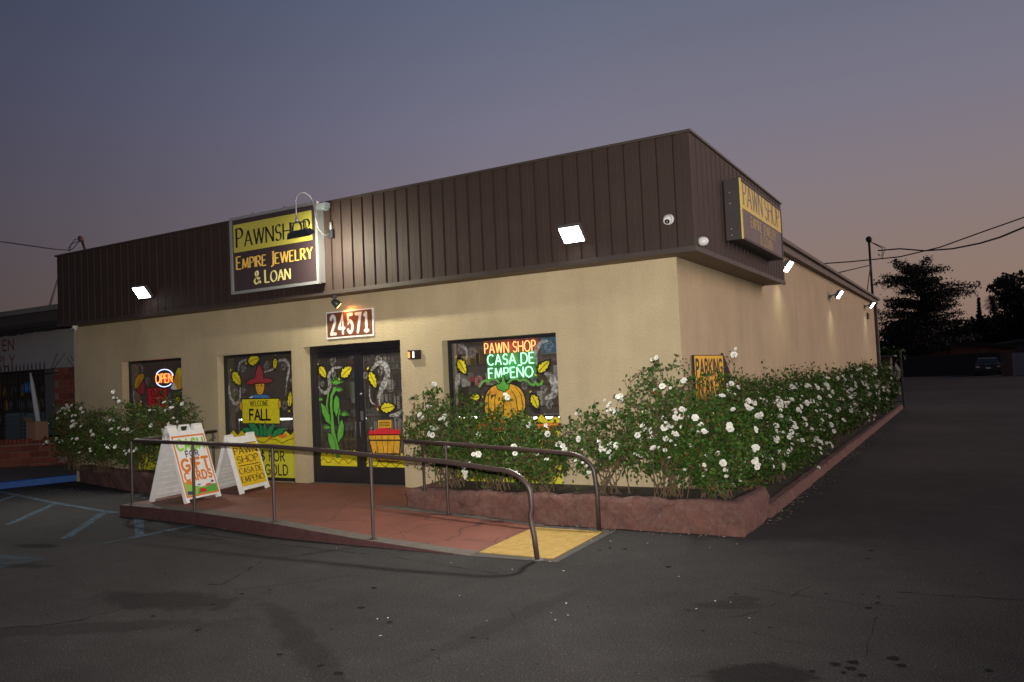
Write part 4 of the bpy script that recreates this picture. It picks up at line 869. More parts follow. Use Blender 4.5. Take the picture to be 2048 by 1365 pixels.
for (px_, py_, xo, lb, pw) in ((1577, 534, .22, 'lit floodlight on the side wall directly behind the side sign', 18), (1680, 590, .26, 'lit floodlight halfway along the side wall under the eave', 18), (1745, 611, .26, 'lit floodlight at the far rear end of the side wall', 18)):
    q = onX(px_, py_, xo); flood(q, (.80, -.06, -.60), .26, .21, lb, 12, (.01, q[1]+.05, q[2]-.02), (1, .93, .55))
# gooseneck sign lamp
LY = -1.22
t = empty('sign_lamp', onY(662, 470, FY), 'black box lamp on a hooked steel arm in front of the square sign', 'lamp')
arm_px = [(662, 466, FY-.02), (652, 471, FY-.10), (645, 468, FY-.18), (638, 459, FY-.26), (634, 448, FY-.34), (630, 425, FY-.44), (626, 405, FY-.52), (620, 393, FY-.58), (610, 386, FY-.63), (601, 386, FY-.68), (594, 392, FY-.72), (591, 402, FY-.75), (592, 418, FY-.77), (593, 436, FY-.78)]
mb = MB(); pts = [onY(a, b, y) for a, b, y in arm_px]; mb.tube(pts, .0095, alu, 8); mb.build('arm', t)
mb = MB(); b0 = onY(663, 468, FY-.02); mb.box((b0[0]-.05, FY-.06, b0[2]-.07), (b0[0]+.05, FY-.003, b0[2]+.06), black_frame, .01); mb.tube([b0+np.array([.01, -.02, .05]), b0+np.array([.01, -.02, .17])], .018, alu, 8); mb.build('junction_box', t)
hd = onY(600, 468, LY)
mb = MB(); mb.tube([pts[-1], onY(595, 446, LY+.02)], .022, alu, 8); mb.tube([onY(583, 466, LY), onY(583, 447, LY), onY(611, 443, LY), onY(612, 462, LY)], .010, housing, 6); mb.build('yoke', t)
hx0, hx1 = onY(577, 476, LY)[0], onY(624, 470, LY)[0]; zc = hd[2]; la = np.array([0, .55, -.835]); lu = np.array([0, .835, .55]); ls_ = np.array([1., 0, 0]); lc = np.array([(hx0+hx1)/2, LY, zc]); hw_ = (hx1-hx0)/2
lb_m = M('black_lamp_box', (.02, .025, .035), .4); mb = MB()
bk = [lc-la*.045+ls_*i*hw_*.80+lu*j*.045 for i, j in ((-1, -1), (1, -1), (1, 1), (-1, 1))]; fr = [lc+la*.03+ls_*i*hw_+lu*j*.062 for i, j in ((-1, -1), (1, -1), (1, 1), (-1, 1))]
mb.faces(bk+fr, [(0, 1, 2, 3), (0, 4, 5, 1), (1, 5, 6, 2), (2, 6, 7, 3), (3, 7, 4, 0)], lb_m); mb.build('lamp_box', t)
mb = MB(); mb.obox(lc+la*.022, ls_*hw_*.92, lu*.052, la*.004, M('lamp_glass', (1, 1, .9), emis=(1, .97, .80), es=10)); mb.build('lens', t)
lamp('sign_lamp_beam', 'AREA', tuple(lc+la*.045), 62, (1, .96, .72), (.16, .80, -.60), shape='RECTANGLE', size=.22, size_y=.10)
# photocell box on the sign side
q = onY(646, 413, FY-.1); t = empty('sensor_box', q, 'small pale grey sensor box at the upper right of the square sign', 'sensor')
mb = MB(); mb.obox(q, (.085, 0, .01), (0, .06, 0), (0, 0, .035), M('sensor_grey', (.32, .36, .38), .5)); mb.obox(q+np.array([.02, .02, -.04]), (.035, 0, 0), (0, .05, 0), (0, 0, .015), MATS['sensor_grey']); mb.build('case', t)
# bullet lamp above the number board
q = onY(671, 606, -.20); t = empty('address_lamp', q, 'small dark bullet lamp shining orange on the house number', 'lamp')
mb = MB(); top = np.array([q[0], -.22, ZS-.02]); mb.lathe(top, (0, 0, 1), [(-.02, .05), (.018, .05)], housing, 14); mb.tube([top, q+np.array([0, 0, .04])], .012, housing, 8); mb.build('stem', t)
ax = np.array([.42, .52, -.62]); ax /= np.linalg.norm(ax)
mb = MB(); mb.lathe(q-ax*.02, ax, [(-.045, .02), (-.03, .045), (.03, .058), (.085, .068)], M('bullet_shell', (.08, .10, .10), .35, metal=.5), 18); mb.build('shade', t)
mb = MB(); mb.lathe(q+ax*.068, ax, [(0, .05), (.005, .05)], M('warm_bulb', (1, .6, .3), emis=(1, .45, .15), es=8), 14); mb.build('bulb', t)
lamp('address_lamp_beam', 'SPOT', q+ax*.085, 7, (1, .42, .12), (.50, .42, -.70), spot_size=R(120), spot_blend=.6, shadow_soft_size=.03)
# strobe box beside the door
q = onY(828, 710, -.05); t = empty('alarm_box', q, 'small black box with an orange and a white light right of the door', 'alarm')
mb = MB(); mb.box((q[0]-.10, -.075, q[2]-.07), (q[0]+.10, -.002, q[2]+.07), M('alarm_black', (.02, .015, .015), .4), .012); mb.build('case', t)
mb = MB(); mb.box((q[0]-.085, -.085, q[2]-.045), (q[0]-.055, -.075, q[2]+.045), M('alarm_orange', (1, .3, .05), emis=(1, .25, .04), es=1.6), .004); mb.box((q[0]-.005, -.085, q[2]-.045), (q[0]+.025, -.075, q[2]+.045), M('alarm_white', (1, 1, 1), emis=(1, .95, .9), es=1.2), .004); mb.build('light', t)
# turret cameras
def turret(loc, back, aim, lab, s=1.0):
    loc = np.array(loc, float); back = np.array(back, float); aim = np.array(aim, float); aim /= np.linalg.norm(aim)
    t = empty('security_camera', loc, lab, 'camera', 'white security cameras')
    mb = MB(); mb.lathe(loc, -back, [(-.0, .055*s), (.03*s, .055*s), (.045*s, .045*s)], camw, 20); mb.build('mount', t)
    c = loc-back*.055*s; mb = MB(); mb.lathe(c, aim, [(-.045*s, .015*s), (-.035*s, .036*s), (0, .046*s), (.035*s, .042*s), (.05*s, .036*s)], camw, 20); mb.build('ball', t)
    mb = MB(); mb.lathe(c+aim*.051*s, aim, [(0, .026*s), (.003, .026*s)], blk, 16); mb.lathe(c+aim*.056*s, aim, [(0, .010*s), (.002, .006*s)], M('lens_glass', (.25, .25, .28), .1), 10); mb.build('lens', t)
turret(onY(1339, 440, FY-.02), (0, 1, 0), (.10, -.75, -.62), 'white turret camera on the front fascia near the corner', 1.15)
turret(onZ(150, 652, ZS-.01), (0, 0, 1), (.3, -.85, -.45), 'white turret camera under the left end of the soffit', 1.0)
q = onX(1403, 483, FX+.02); t = empty('motion_sensor', q, 'white dome shaped sensor on the side fascia just around the corner', 'sensor')
mb = MB(); mb.lathe(q, (.85, -.15, -.12), [(-.02, .055), (.02, .055), (.045, .052), (.068, .04), (.082, .02), (.086, .004)], camw, 20); mb.build('dome', t)
q = onX(1736, 632, .03); t = empty('wall_box', q, 'tiny brown box on the rear end of the side wall', 'box'); mb = MB(); mb.box((.002, q[1]-.15, q[2]-.12), (.06, q[1]+.1, q[2]+.1), fascia_trim, .01); mb.lathe((.06, q[1], q[2]), (1, 0, 0), [(0, .03), (.02, .02)], housing, 8); mb.build('case', t)
# downspout on the rear corner
t = empty('downspout', (.03, BY1-.2, 0), 'dark brown downspout at the rear end of the side wall', 'downspout'); mb = MB(); mb.box((.003, BY1-.32, .1), (.10, BY1-.05, 3.84), fascia_trim, .01); mb.build('pipe', t)
mb = MB(); mb.box((.001, BY1-.35, 2.0), (.11, BY1-.02, 2.04), housing); mb.box((.001, BY1-.35, 3.3), (.11, BY1-.02, 3.34), housing); mb.build('strap', t)

# ---------------------------------------------------------------- neon signs hanging inside the glass
def neon(name, col, es): return M(name, col, emis=col, es=es)
n_red = neon('neon_red', (1, .42, .13), 2.6); n_grn = neon('neon_green', (.35, 1, .45), 3.4); n_blue = neon('neon_blue', (.38, .48, 1), 4.0); n_org = neon('neon_orange', (1, .30, .06), 3.0)
YN = .27
t = empty('neon_sign', (onY(1020, 720, YN)[0], YN, onY(1020, 760, YN)[2]), 'red and green neon sign in the window with the painted pumpkin', 'neon sign')
pn = Plane2((0, YN, 0), (1, 0, 0), (0, 0, 1)); PN = lambda pts: [pn.px(*z4(*q)) for q in pts]
a = PN([(680, 440), (1450, 415), (680, 285), (725, 615), (1425, 590), (725, 460), (740, 815), (1410, 805), (740, 665)])
mb = MB(); neon_text(mb, 'PAWN SHOP', (0, YN, 0), (1, 0, 0), (0, 0, 1), a[0][0], 0, a[1][0]-a[0][0], n_red, .006)
def shift(mb, dz):
    mb.v = [(x, y, z+dz) for x, y, z in mb.v]
mb = MB(); neon_text(mb, 'PAWN SHOP', (0, YN, a[0][1]), (1, 0, 0), (0, 0, 1), a[0][0], a[2][1]-a[0][1], a[1][0]-a[0][0], n_red, .0075); mb.build('red_tube', t)
mb = MB(); neon_text(mb, 'CASA DE', (0, YN, a[3][1]), (1, 0, 0), (0, 0, 1), a[3][0], a[5][1]-a[3][1], a[4][0]-a[3][0], n_grn, .0085); neon_text(mb, 'EMPEÑO', (0, YN, a[6][1]), (1, 0, 0), (0, 0, 1), a[6][0], a[8][1]-a[6][1], a[7][0]-a[6][0], n_grn, .0085); mb.build('green_tube', t)
mb = MB(); xL, xR = a[0][0]-.02, a[1][0]+.02; zB, zT = a[6][1]-.03, a[2][1]+.03
nb1 = M('neon_glow_backing_red', (.20, .05, .04), .3); nb2 = M('neon_glow_backing_green', (.05, .17, .07), .3)  # red and green tube glow tinted into the board colours
mb.box((xL-.02, YN+.04, a[5][1]+.02), (xR+.02, YN+.05, zT), nb1); mb.box((xL+.02, YN+.04, zB), (xR-.02, YN+.05, a[5][1]+.02), nb2); mb.build('back_board', t)
mb = MB(); 
for x in (xL+.08, xR-.08): mb.tube([(x, YN+.045, zT), (x, YN+.045, OPN['w4'][3]+.02)], .003, wire_m, 5)
mb.build('hanging_chain', t)
lamp('neon_glow_red', 'POINT', ((xL+xR)/2, YN+.02, a[0][1]+.08), 2.2, (1, .12, .03), shadow_soft_size=.15); lamp('neon_glow_green', 'POINT', ((xL+xR)/2, YN-.03, a[5][1]-.10), 1.8, (.15, 1, .3), shadow_soft_size=.15)
t = empty('neon_sign', (onY(327, 757, YN)[0], YN, onY(327, 757, YN)[2]), 'oval neon open sign with a blue ring in the leftmost shop window', 'neon sign')
PN1 = lambda pts: [pn.px(*zw1(*q)) for q in pts]
a = PN1([(490, 455), (715, 430), (490, 350), (605, 390)])
mb = MB(); neon_text(mb, 'OPEN', (0, YN, a[0][1]), (1, 0, 0), (0, 0, 1), a[0][0], a[2][1]-a[0][1]+.02, a[1][0]-a[0][0], n_org, .0095); mb.build('red_tube', t)
c = a[3]; ex = (PN1([(727, 390)])[0][0]-PN1([(478, 390)])[0][0])/2; ez = (PN1([(600, 268)])[0][1]-PN1([(600, 505)])[0][1])/2; c = (c[0], PN1([(600, 387)])[0][1])
mb = MB()
for a0, a1 in ((15, 150), (208, 318)): mb.tube([(c[0]+ex*math.cos(R(g)), YN, c[1]+ez*math.sin(R(g))) for g in np.linspace(a0, a1, 18)], .0085, n_blue, 6)
mb.build('blue_tube', t)
mb = MB(); mb.box((c[0]-.2, YN+.03, c[1]-.09), (c[0]+.2, YN+.04, c[1]+.09), M('neon_glow_backing_open', (.30, .05, .03), .4)); mb.tube([(c[0]-.1, YN+.035, c[1]+.1), (c[0]-.1, YN+.035, OPN['w1'][3]+.02)], .003, wire_m, 5); mb.build('back_board', t)  # board reddened to carry the glow of the letters
lamp('neon_glow_open', 'POINT', (c[0], YN-.04, c[1]), 2.5, (1, .12, .12), shadow_soft_size=.12)
# blue poster lamp in the top corner of the pumpkin window
q = onY(1107, 683, .6); t = empty('wall_poster', q, 'blue poster seen in the upper right corner of the pumpkin window', 'poster'); mb = MB(); mb.box((q[0]-.2, .6, q[2]-.16), (q[0]+.3, .61, q[2]+.2), M('poster_blue', (.05, .22, .38), .4, var=.6, vs=18)); mb.box((q[0]-.21, .611, q[2]-.17), (q[0]+.31, .62, q[2]+.21), alu); mb.build('sheet', t)

# ================================================================== HANDRAILS
RR = .0255
def rail_obj(label, base): return empty('handrail', base, label, 'handrail')
posts = [onZ(265, 1005, .16), onZ(389, 1020, .16), onZ(549, 1043, .155), None, None]
ha = rail_obj('long brown pipe handrail along the outer edge of the ramp', (-4, -2.7, .1))
P1 = np.array([-7.36, -2.30]); posts = [(-7.36, -2.30), (-5.80, -2.44), (-4.10, -2.70), (-2.60, -2.76), (-.598, -2.78)]
posts[0] = tuple(onZ(265, 1005, .165)[:2]); posts[1] = tuple(onZ(389, 1021, .165)[:2]); posts[2] = tuple(onZ(549, 1043, .16)[:2])
def top_of(i): return {0: 1.045, 1: 1.045, 2: 1.035, 3: .955}[i]
tops = []
for i, (x, y) in enumerate(posts[:4]):
    z0_ = rz(x); mb = MB(); mb.tube([(x, y, z0_-.02), (x, y, top_of(i)-.01)], .019, rail_m, 10, False); mb.lathe((x, y, z0_), (0, 0, 1), [(0, .045), (.006, .043)], rail_m, 12); mb.build('post', ha); tops.append((x, y, top_of(i)))
x, y = posts[4]
end = [(x-.36, y, .855)]
rail_pts = [tuple(tops[0])] 
ret_end = onZ(432, 863, 1.04)
left_pts = [(ret_end[0], ret_end[1], 1.045), (tops[0][0]-.02, tops[0][1]+.22, 1.045), (tops[0][0]+.01, tops[0][1]+.06, 1.045), (tops[0][0]+.08, tops[0][1]+.005, 1.045)]
bend = []
px1, pz1 = x-.40, .862
for k in range(9):
    a_ = math.pi/2*k/8; bend.append((px1+.36*math.sin(a_), y, pz1-.02-.24*(1-math.cos(a_))*1.0))
body_ = [(tops[1][0], tops[1][1], 1.045), (tops[2][0], tops[2][1], 1.035), (-3.3, -2.74, 1.0), (tops[3][0], tops[3][1], .957), (-1.6, -2.78, .905)]
drop = [(x-.035, y, .50), (x-.055, y, .42), (x-.045, y, .34), (x-.02, y, .2), (x, y, 0)]
mb = MB(); mb.tube(left_pts+body_+bend+drop, RR, rail_m, 12, True); mb.build('rail', ha)
mb = MB(); mb.tube([(ret_end[0], ret_end[1]-.06, .16), (ret_end[0], ret_end[1]-.06, 1.04)], .019, rail_m, 10, False); mb.build('post', ha)
mb = MB(); mb.lathe((x, y, .004), (0, 0, 1), [(0, .06), (.01, .055)], housing, 12); mb.build('foot', ha)
hb = rail_obj('shorter brown pipe handrail beside the planter wall', (-2, -1.3, .1)); x, y = -.622, -1.30
bend = [(x-.38+.36*math.sin(math.pi/2*k/8), y, .862-.02-.24*(1-math.cos(math.pi/2*k/8))) for k in range(9)]
mb = MB(); mb.tube([(-3.28, y, .968), (-2.61, y, .942)]+bend+[(x, y, .4), (x, y, 0)], RR, rail_m, 12); mb.build('rail', hb)
for (xx, yy, z0_, z1_) in ((-2.639, y, rz(-2.64), .94), (-3.08, y+.12, .34, .95)):
    mb = MB(); mb.tube([(xx, yy, z0_-.02), (xx, yy if yy == y else yy, z1_-.02), (xx, y, z1_)] if yy != y else [(xx, yy, z0_-.02), (xx, yy, z1_-.01)], .019, rail_m, 10, False); mb.lathe((xx, yy, z0_), (0, 0, 1), [(0, .045), (.006, .043)], rail_m, 12); mb.build('post', hb)

# ================================================================== FOLDING SIDEWALK SIGNS
def sandwich(pts, zt, label, kind):
    """pts: front foot near, front foot far, rear foot near, rear foot far (plan)"""
    fn, ff, bn, bf = [np.array([*p, .165]) for p in pts]; tn = (fn+bn)/2; tf = (ff+bf)/2; tn[2] = tf[2] = zt
    t = empty('sidewalk_sign', (tn+tf)/2*np.array([1, 1, 0])+np.array([0, 0, .165]), label, 'sidewalk sign', 'white folding sidewalk signs on the platform')
    for nm, a, b in (('front_panel', fn, ff), ('rear_panel', bn, bf)):
        U = b-a; w = np.linalg.norm(U); U = U/w; V = (tn-a); h = np.linalg.norm(V); V = V/h; Nn = np.cross(U, V); Nn /= np.linalg.norm(Nn)
        outw = 1 if nm == 'front_panel' else -1
        if Nn.dot(np.array([1., 0, 0]))*outw < 0: Nn = -Nn
        O = np.array(a)
        def bx(u0, u1, v0, v1, d0, d1, m_, mat):
            c_ = O+U*(u0+u1)/2+V*(v0+v1)/2+Nn*(d0+d1)/2; m_.obox(c_, U*(u1-u0)/2, V*(v1-v0)/2, Nn*(d1-d0)/2, mat)
        m_ = MB()
        bx(.0, .055, 0, h-.10, -.035, .02, m_, white_p); bx(w-.055, w, 0, h-.10, -.035, .02, m_, white_p)
        bx(.055, w-.055, .045, .10, -.03, .018, m_, white_p); bx(.055, w-.055, .10, h-.12, -.012, .006, m_, white_p)
        bx(.0, w, h-.17, h-.10, -.030, .019, m_, white_p)
        bx(.0, .17, h-.10, h, -.03, .012, m_, white_p); bx(w-.17, w, h-.10, h, -.03, .012, m_, white_p)
        if kind == 1:
            bx(.23, .25, h-.10, h-.01, -.012, .008, m_, white_p); bx(w-.25, w-.23, h-.10, h-.01, -.012, .008, m_, white_p); bx(.23, w-.23, h-.02, h, -.012, .008, m_, white_p)
        else: bx(.17, w-.17, h-.10, h-.05, -.02, .010, m_, white_p)
        for k in range(8): bx(.06, w-.06, .17+k*(h-.42)/8, .176+k*(h-.42)/8, -.020, -.012, m_, white_p)
        po = m_.build(nm, t)
        if nm == 'front_panel':
            # near edge is left in the view: text runs from near foot to far foot
            Up = U if np.cross(U, V).dot(Nn) > 0 else -U; O2 = O if Up is U else O+U*w
            p = Plane2(O2, Up, V, off=.021)
            if kind == 1:
                W_, H2 = w, h-.165; p.fill([(.02, .07), (W_-.02, .07), (W_-.02, H2), (.02, H2)], orange_ink, 0); p.fill([(.045, .095), (W_-.045, .095), (W_-.045, H2-.025), (.045, H2-.025)], white_p, 1)
                write(p, 'CASH', .08, H2-.215, .15, W_-.16, green_ink, .24, 2, gap=.32)
                write(p, 'FOR', .20, H2-.325, .085, W_-.42, navy_ink, .22, 2, gap=.34)
                write(p, 'GIFT', .08, H2-.525, .165, W_-.16, orange_ink, .26, 2, gap=.36)
                write(p, 'CARDS', .08, H2-.67, .12, W_-.16, orange_ink, .25, 2, gap=.34)
                g1, g2_ = M('print_green', (.10, .38, .06), .5), M('print_light_green', (.28, .55, .10), .5)
                p.fill([(.046, .096), (W_-.046, .096), (W_-.046, .19), (W_*.75, .215), (W_*.5, .19), (W_*.3, .23), (.15, .27), (.046, .30)], g2_, 2)
                p.fill([(W_*.35, .097), (W_-.047, .097), (W_-.047, .20), (W_*.8, .21), (W_*.6, .17), (W_*.42, .18)], g1, 3)
                p.fill([(W_*.42, .11), (W_*.62, .11), (W_*.60, .16), (W_*.44, .17)], paint_bred, 4); p.fill([(W_*.62, .185), (W_*.80, .19), (W_*.78, .225), (W_*.64, .22)], M('print_pink', (.70, .12, .12), .5), 4)
                p.fill([(.06, .28), (.14, .33), (.20, .26), (.14, .24)], orange_ink, 4); p.fill([(.05, .11), (.16, .10), (.14, .15), (.06, .16)], navy_ink, 4); p.fill([(W_*.40, .215), (W_*.5, .22), (W_*.48, .24), (W_*.41, .235)], paint_blue, 4); p.fill([(W_*.8, .225), (W_*.9, .235), (W_*.86, .262), (W_*.81, .255)], navy_ink, 4)
            else:
                W_, H2 = w, h-.16; p.fill([(.035, .10), (W_-.035, .10), (W_-.035, H2), (.035, H2)], M('board_yellow', (.78, .52, .02), .5), 0)
                p.stroke([(.04, H2-.006), (W_-.04, H2-.006)], .010, blk, 1, caps=False)
                q = H2-.10
                write(p, 'PAWN', .07, H2-.165, .105, W_-.14, blk, .22, 1, True, gap=.2); write(p, 'SHOP', .09, H2-.305, .105, W_-.18, blk, .22, 1, True, gap=.2)
                p.stroke([(.09, H2-.350), (W_-.09, H2-.350)], .012, blk, 1, caps=False)
                write(p, 'CASA DE', .07, H2-.475, .088, W_-.14, blk, .20, 1, True, gap=.2); write(p, 'EMPEÑO', .07, H2-.610, .088, W_-.14, blk, .20, 1, True, gap=.2)
            p.build('printed_face', t)
b1n, b1f, b1r = onZ(372, 1008, .165)[:2], onZ(441, 993, .165)[:2], onZ(300, 1004, .165)[:2]
sandwich([b1n, b1f, b1r, b1r+(b1f-b1n)], 1.24, 'white folding sign with orange border offering cash for gift cards', 1)
b2n, b2f = onZ(483, 989, .165)[:2], onZ(538, 975, .165)[:2]; b2r = b2n+np.array([-.66, .02])
sandwich([b2n, b2f, b2r, b2r+(b2f-b2n)], 1.03, 'white folding sign with yellow pawn shop poster nearer the door', 2)

# ================================================================== ROSES
def leaf_cloud(pts, size, dirs=None, jitter=.35, upbias=.35):
    """pts (N,3) -> vertices and faces of pointed folded leaflets"""
    n = len(pts); sz = size*rng.uniform(.65, 1.3, n)
    d = rng.normal(size=(n, 3)); d[:, 2] -= .15; d /= np.linalg.norm(d, axis=1)[:, None]
    nr = rng.normal(size=(n, 3)); nr[:, 2] += upbias*3; s = np.cross(d, nr); s /= np.linalg.norm(s, axis=1)[:, None]; nn = np.cross(s, d)
    a = pts; b = pts+d*(sz*.5)[:, None]+s*(sz*.30)[:, None]+nn*(sz*.06)[:, None]; c = pts+d*sz[:, None]-nn*(sz*.10)[:, None]; e = pts+d*(sz*.5)[:, None]-s*(sz*.30)[:, None]+nn*(sz*.06)[:, None]
    V = np.stack([a, b, c, e], 1).reshape(-1, 3); F = np.arange(4*n).reshape(-1, 4)
    return V, F
def quads_obj(name, V, F, mats, mi, parent=None, base=(0, 0, 0), kind=None, smooth=False):
    me = bpy.data.meshes.new(name); V = V-np.array(base)
    me.vertices.add(len(V)); me.vertices.foreach_set('co', V.astype(np.float32).ravel())
    me.loops.add(F.size); me.loops.foreach_set('vertex_index', F.astype(np.int32).ravel()); me.polygons.add(len(F))
    me.polygons.foreach_set('loop_start', np.arange(0, F.size, F.shape[1], dtype=np.int32))
    for m_ in mats: me.materials.append(m_)
    me.polygons.foreach_set('material_index', np.asarray(mi, np.int32)); me.update(calc_edges=True); me.validate()
    o = bpy.data.objects.new(name, me); link(o, parent); tag(o, kind=kind); return o
def flower_mesh(name, open_=1.0):
    m_ = MB()
    for ring, (r, n, tilt, z) in enumerate(((.042, 6, .35, .0), (.032, 5, .9, .006), (.020, 4, 1.4, .012))):
        for k in range(n):
            a = 2*math.pi*(k+.5*ring)/n+random.uniform(-.15, .15); ct, st_ = math.cos(tilt*open_), math.sin(tilt*open_); ca, sa = math.cos(a), math.sin(a)
            def P(u, v, w): # u radial, v tangential
                rr = u*ct-w*st_; zz = u*st_+w*ct+z
                return (rr*ca-v*sa, rr*sa+v*ca, zz)
            w_ = r*.62
            m_.faces([P(.002, 0, 0), P(r*.55, -w_*.85, .004), P(r*.95, -w_*.5, .002), P(r*1.02, 0, -.002), P(r*.95, w_*.5, .002), P(r*.55, w_*.85, .004), P(r*.6, 0, -.004)], [(0, 1, 6), (1, 2, 6), (2, 3, 6), (3, 4, 6), (4, 5, 6), (5, 0, 6)], petal_m if ring < 2 else petal_c if random.random() < .3 else petal_m, True)
    me_o = m_.build(name, None, loc=(0, 0, 0)); me = me_o.data; bpy.data.objects.remove(me_o); return me
FLW = [flower_mesh('rose_flower', 1.0), flower_mesh('rose_flower', .75), flower_mesh('rose_flower', 1.25)]
def rose_bush(cx, cy, z0, rx, ry, h, label, ncane=26, nleaf=3500, nflow=22, lsize=.042, wild=.5, dense=0., fl_face=(0, -1), seed=1, cane_lo=.3, flo=.35, fsc=1.0, brown=.06, rear=1):
    global rng
    rng = np.random.default_rng(seed); random.seed(seed)
    t = empty('rose_bush', (cx, cy, z0), label, 'rose bush', 'white rose bushes around the shop')
    canes = MB(); tw = []; tips = []
    for k in range(ncane):
        a = rng.uniform(0, 2*math.pi); rr = math.sqrt(rng.uniform(0, 1)); hh = h*rng.uniform(cane_lo, 1.0)
        env = math.sqrt(max(.05, 1-(max(0, hh/h-.35)/.75)**2)) if wild < .9 else 1
        e = np.array([cx+rx*rr*math.cos(a)*env, cy+ry*rr*math.sin(a)*env*rear, z0+hh])
        b = np.array([cx+rx*.35*rng.uniform(-1, 1), cy+ry*.3*rng.uniform(-1, 1), z0])
        mid = (b*.45+e*.55)+np.array([rng.normal(0, .06), rng.normal(0, .05), .18*h*rng.uniform(0, 1)]); n = 9
        pts = [(1-u)**2*b+2*u*(1-u)*mid+u*u*e+np.array([rng.normal(0, .008), rng.normal(0, .008), 0]) for u in np.linspace(0, 1, n)]
        canes.tube(pts, [.007*(1-.65*i/(n-1)) for i in range(n)], stem_m, 4, False)
        tips.append((e, pts[-1]-pts[-2]))
        for j in range(3, n):
            for _ in range(2):
                d = rng.normal(size=3); d[2] = abs(d[2])*.6+.1; d /= np.linalg.norm(d); L = rng.uniform(.08, .30)*(.6+wild*.7); q = pts[j]+d*L
                if q[1] > -.03 and cx < -.2 and q[0] < 0: q[1] = -.03-rng.uniform(0, .1)
                if cx > 0 and q[0] < .03: q[0] = .03+rng.uniform(0, .05)
                canes.tube([pts[j], (pts[j]+q)/2+np.array([0, 0, .01]), q], [.0035, .003, .002], stem_m, 3, False)
                tw.append((pts[j], q)); tips.append((q, d))
    canes.build('canes', t)
    # leaves in sprays along the twigs
    seg = [tw[i] for i in rng.integers(0, len(tw), nleaf//5)]
    P0 = []
    for a_, b_ in seg:
        c_ = a_+(b_-a_)*rng.uniform(.2, 1.08); dd = rng.normal(size=3); dd /= np.linalg.norm(dd)
        for m_ in range(5): P0.append(c_+dd*.022*(m_//2)*lsize/.042+rng.normal(0, .010+dense*.05, 3))
    if dense:
        nb_ = int(nleaf*dense); u = rng.normal(size=(nb_, 3)); u /= np.linalg.norm(u, axis=1)[:, None]; rr = rng.uniform(.55, 1.0, nb_)**.5; q = u*rr[:, None]
        lump = 1+.14*np.sin(u[:, 0]*7+seed)+.12*np.sin(u[:, 2]*9+seed*2)+.10*np.sin(u[:, 1]*8+3)
        Q = np.stack([cx+q[:, 0]*rx*lump, cy+q[:, 1]*ry*lump, z0+h*.50+q[:, 2]*h*.47*lump], 1); P0 += list(Q)
    P0 = np.array(P0)
    if cx > 0: P0 = P0[(P0[:, 0] > .02)]
    else: P0 = P0[(P0[:, 1] < -.015)]
    P0 = P0[P0[:, 2] > z0+.02]
    V, F = leaf_cloud(P0, lsize); mi = rng.choice(4, len(F), p=[.42, .38, .20-brown, brown])
    quads_obj('foliage', V, F, lmats, mi, t, (cx, cy, z0), kind='stuff')
    # flowers near the outer tips on the open side
    ff = np.array([*fl_face, .25]); sc = []
    for (q, d) in tips:
        rel = (q-np.array([cx, cy, z0+h*.55]))/np.array([rx, ry, h*.6]); s_ = rel.dot(ff)+rng.normal(0, .22)+.25*rel[2]
        if (q[2]-z0)/h > flo*rng.uniform(.3, 1.1): sc.append((s_, q, d))
    sc.sort(key=lambda z_: -z_[0]); pick = sc[:max(nflow*3, 10)]; rng.shuffle(pick) if False else random.shuffle(pick)
    made = 0
    if dense > .5:   # flowers sit on the outside of the leaf mass, in loose clusters
        fx = np.array([*fl_face, .35]); fx /= np.linalg.norm(fx); P2 = []
        while len(P2) < nflow//3+2:
            u = rng.normal(size=3); u /= np.linalg.norm(u)
            if u.dot(fx) < rng.uniform(-.15, .75): continue
            lump = 1+.14*math.sin(u[0]*7+seed)+.12*math.sin(u[2]*9+seed*2)+.10*math.sin(u[1]*8+3)
            q = np.array([cx+u[0]*rx*lump, cy+u[1]*ry*lump, z0+h*.5+u[2]*h*.47*lump])
            if q[0] > .04: P2.append((0, q, u))
        pick = [v for pair in zip(pick, P2, P2[::-1]) for v in pair]
    for (_, q, d) in pick:
        if made >= nflow: break
        ncl = random.choice((1, 1, 2, 3, 4))
        for c_ in range(ncl):
            if made >= nflow: break
            pos = q+rng.normal(0, .045 if c_ else .005, 3)+np.array([fl_face[0], fl_face[1], .3])*.03
            if cx > 0: pos[0] = min(max(pos[0], .06), 1.0)
            if dense > .5: pos[2] = min(pos[2], z0+h*random.uniform(.90, 1.0))
            o = bpy.data.objects.new('rose_flower', random.choice(FLW)); link(o, t); o.location = pos-np.array([cx, cy, z0])
            nd = Vector((fl_face[0]*.7+rng.normal(0, .45), fl_face[1]*.7+rng.normal(0, .45), .55+rng.normal(0, .3))); o.rotation_euler = nd.to_track_quat('Z', 'Y').to_euler()
            s_ = fsc*random.choice((.45, .6, .75, .85, .95, 1.05)); o.scale = (s_, s_, s_); made += 1
    return t
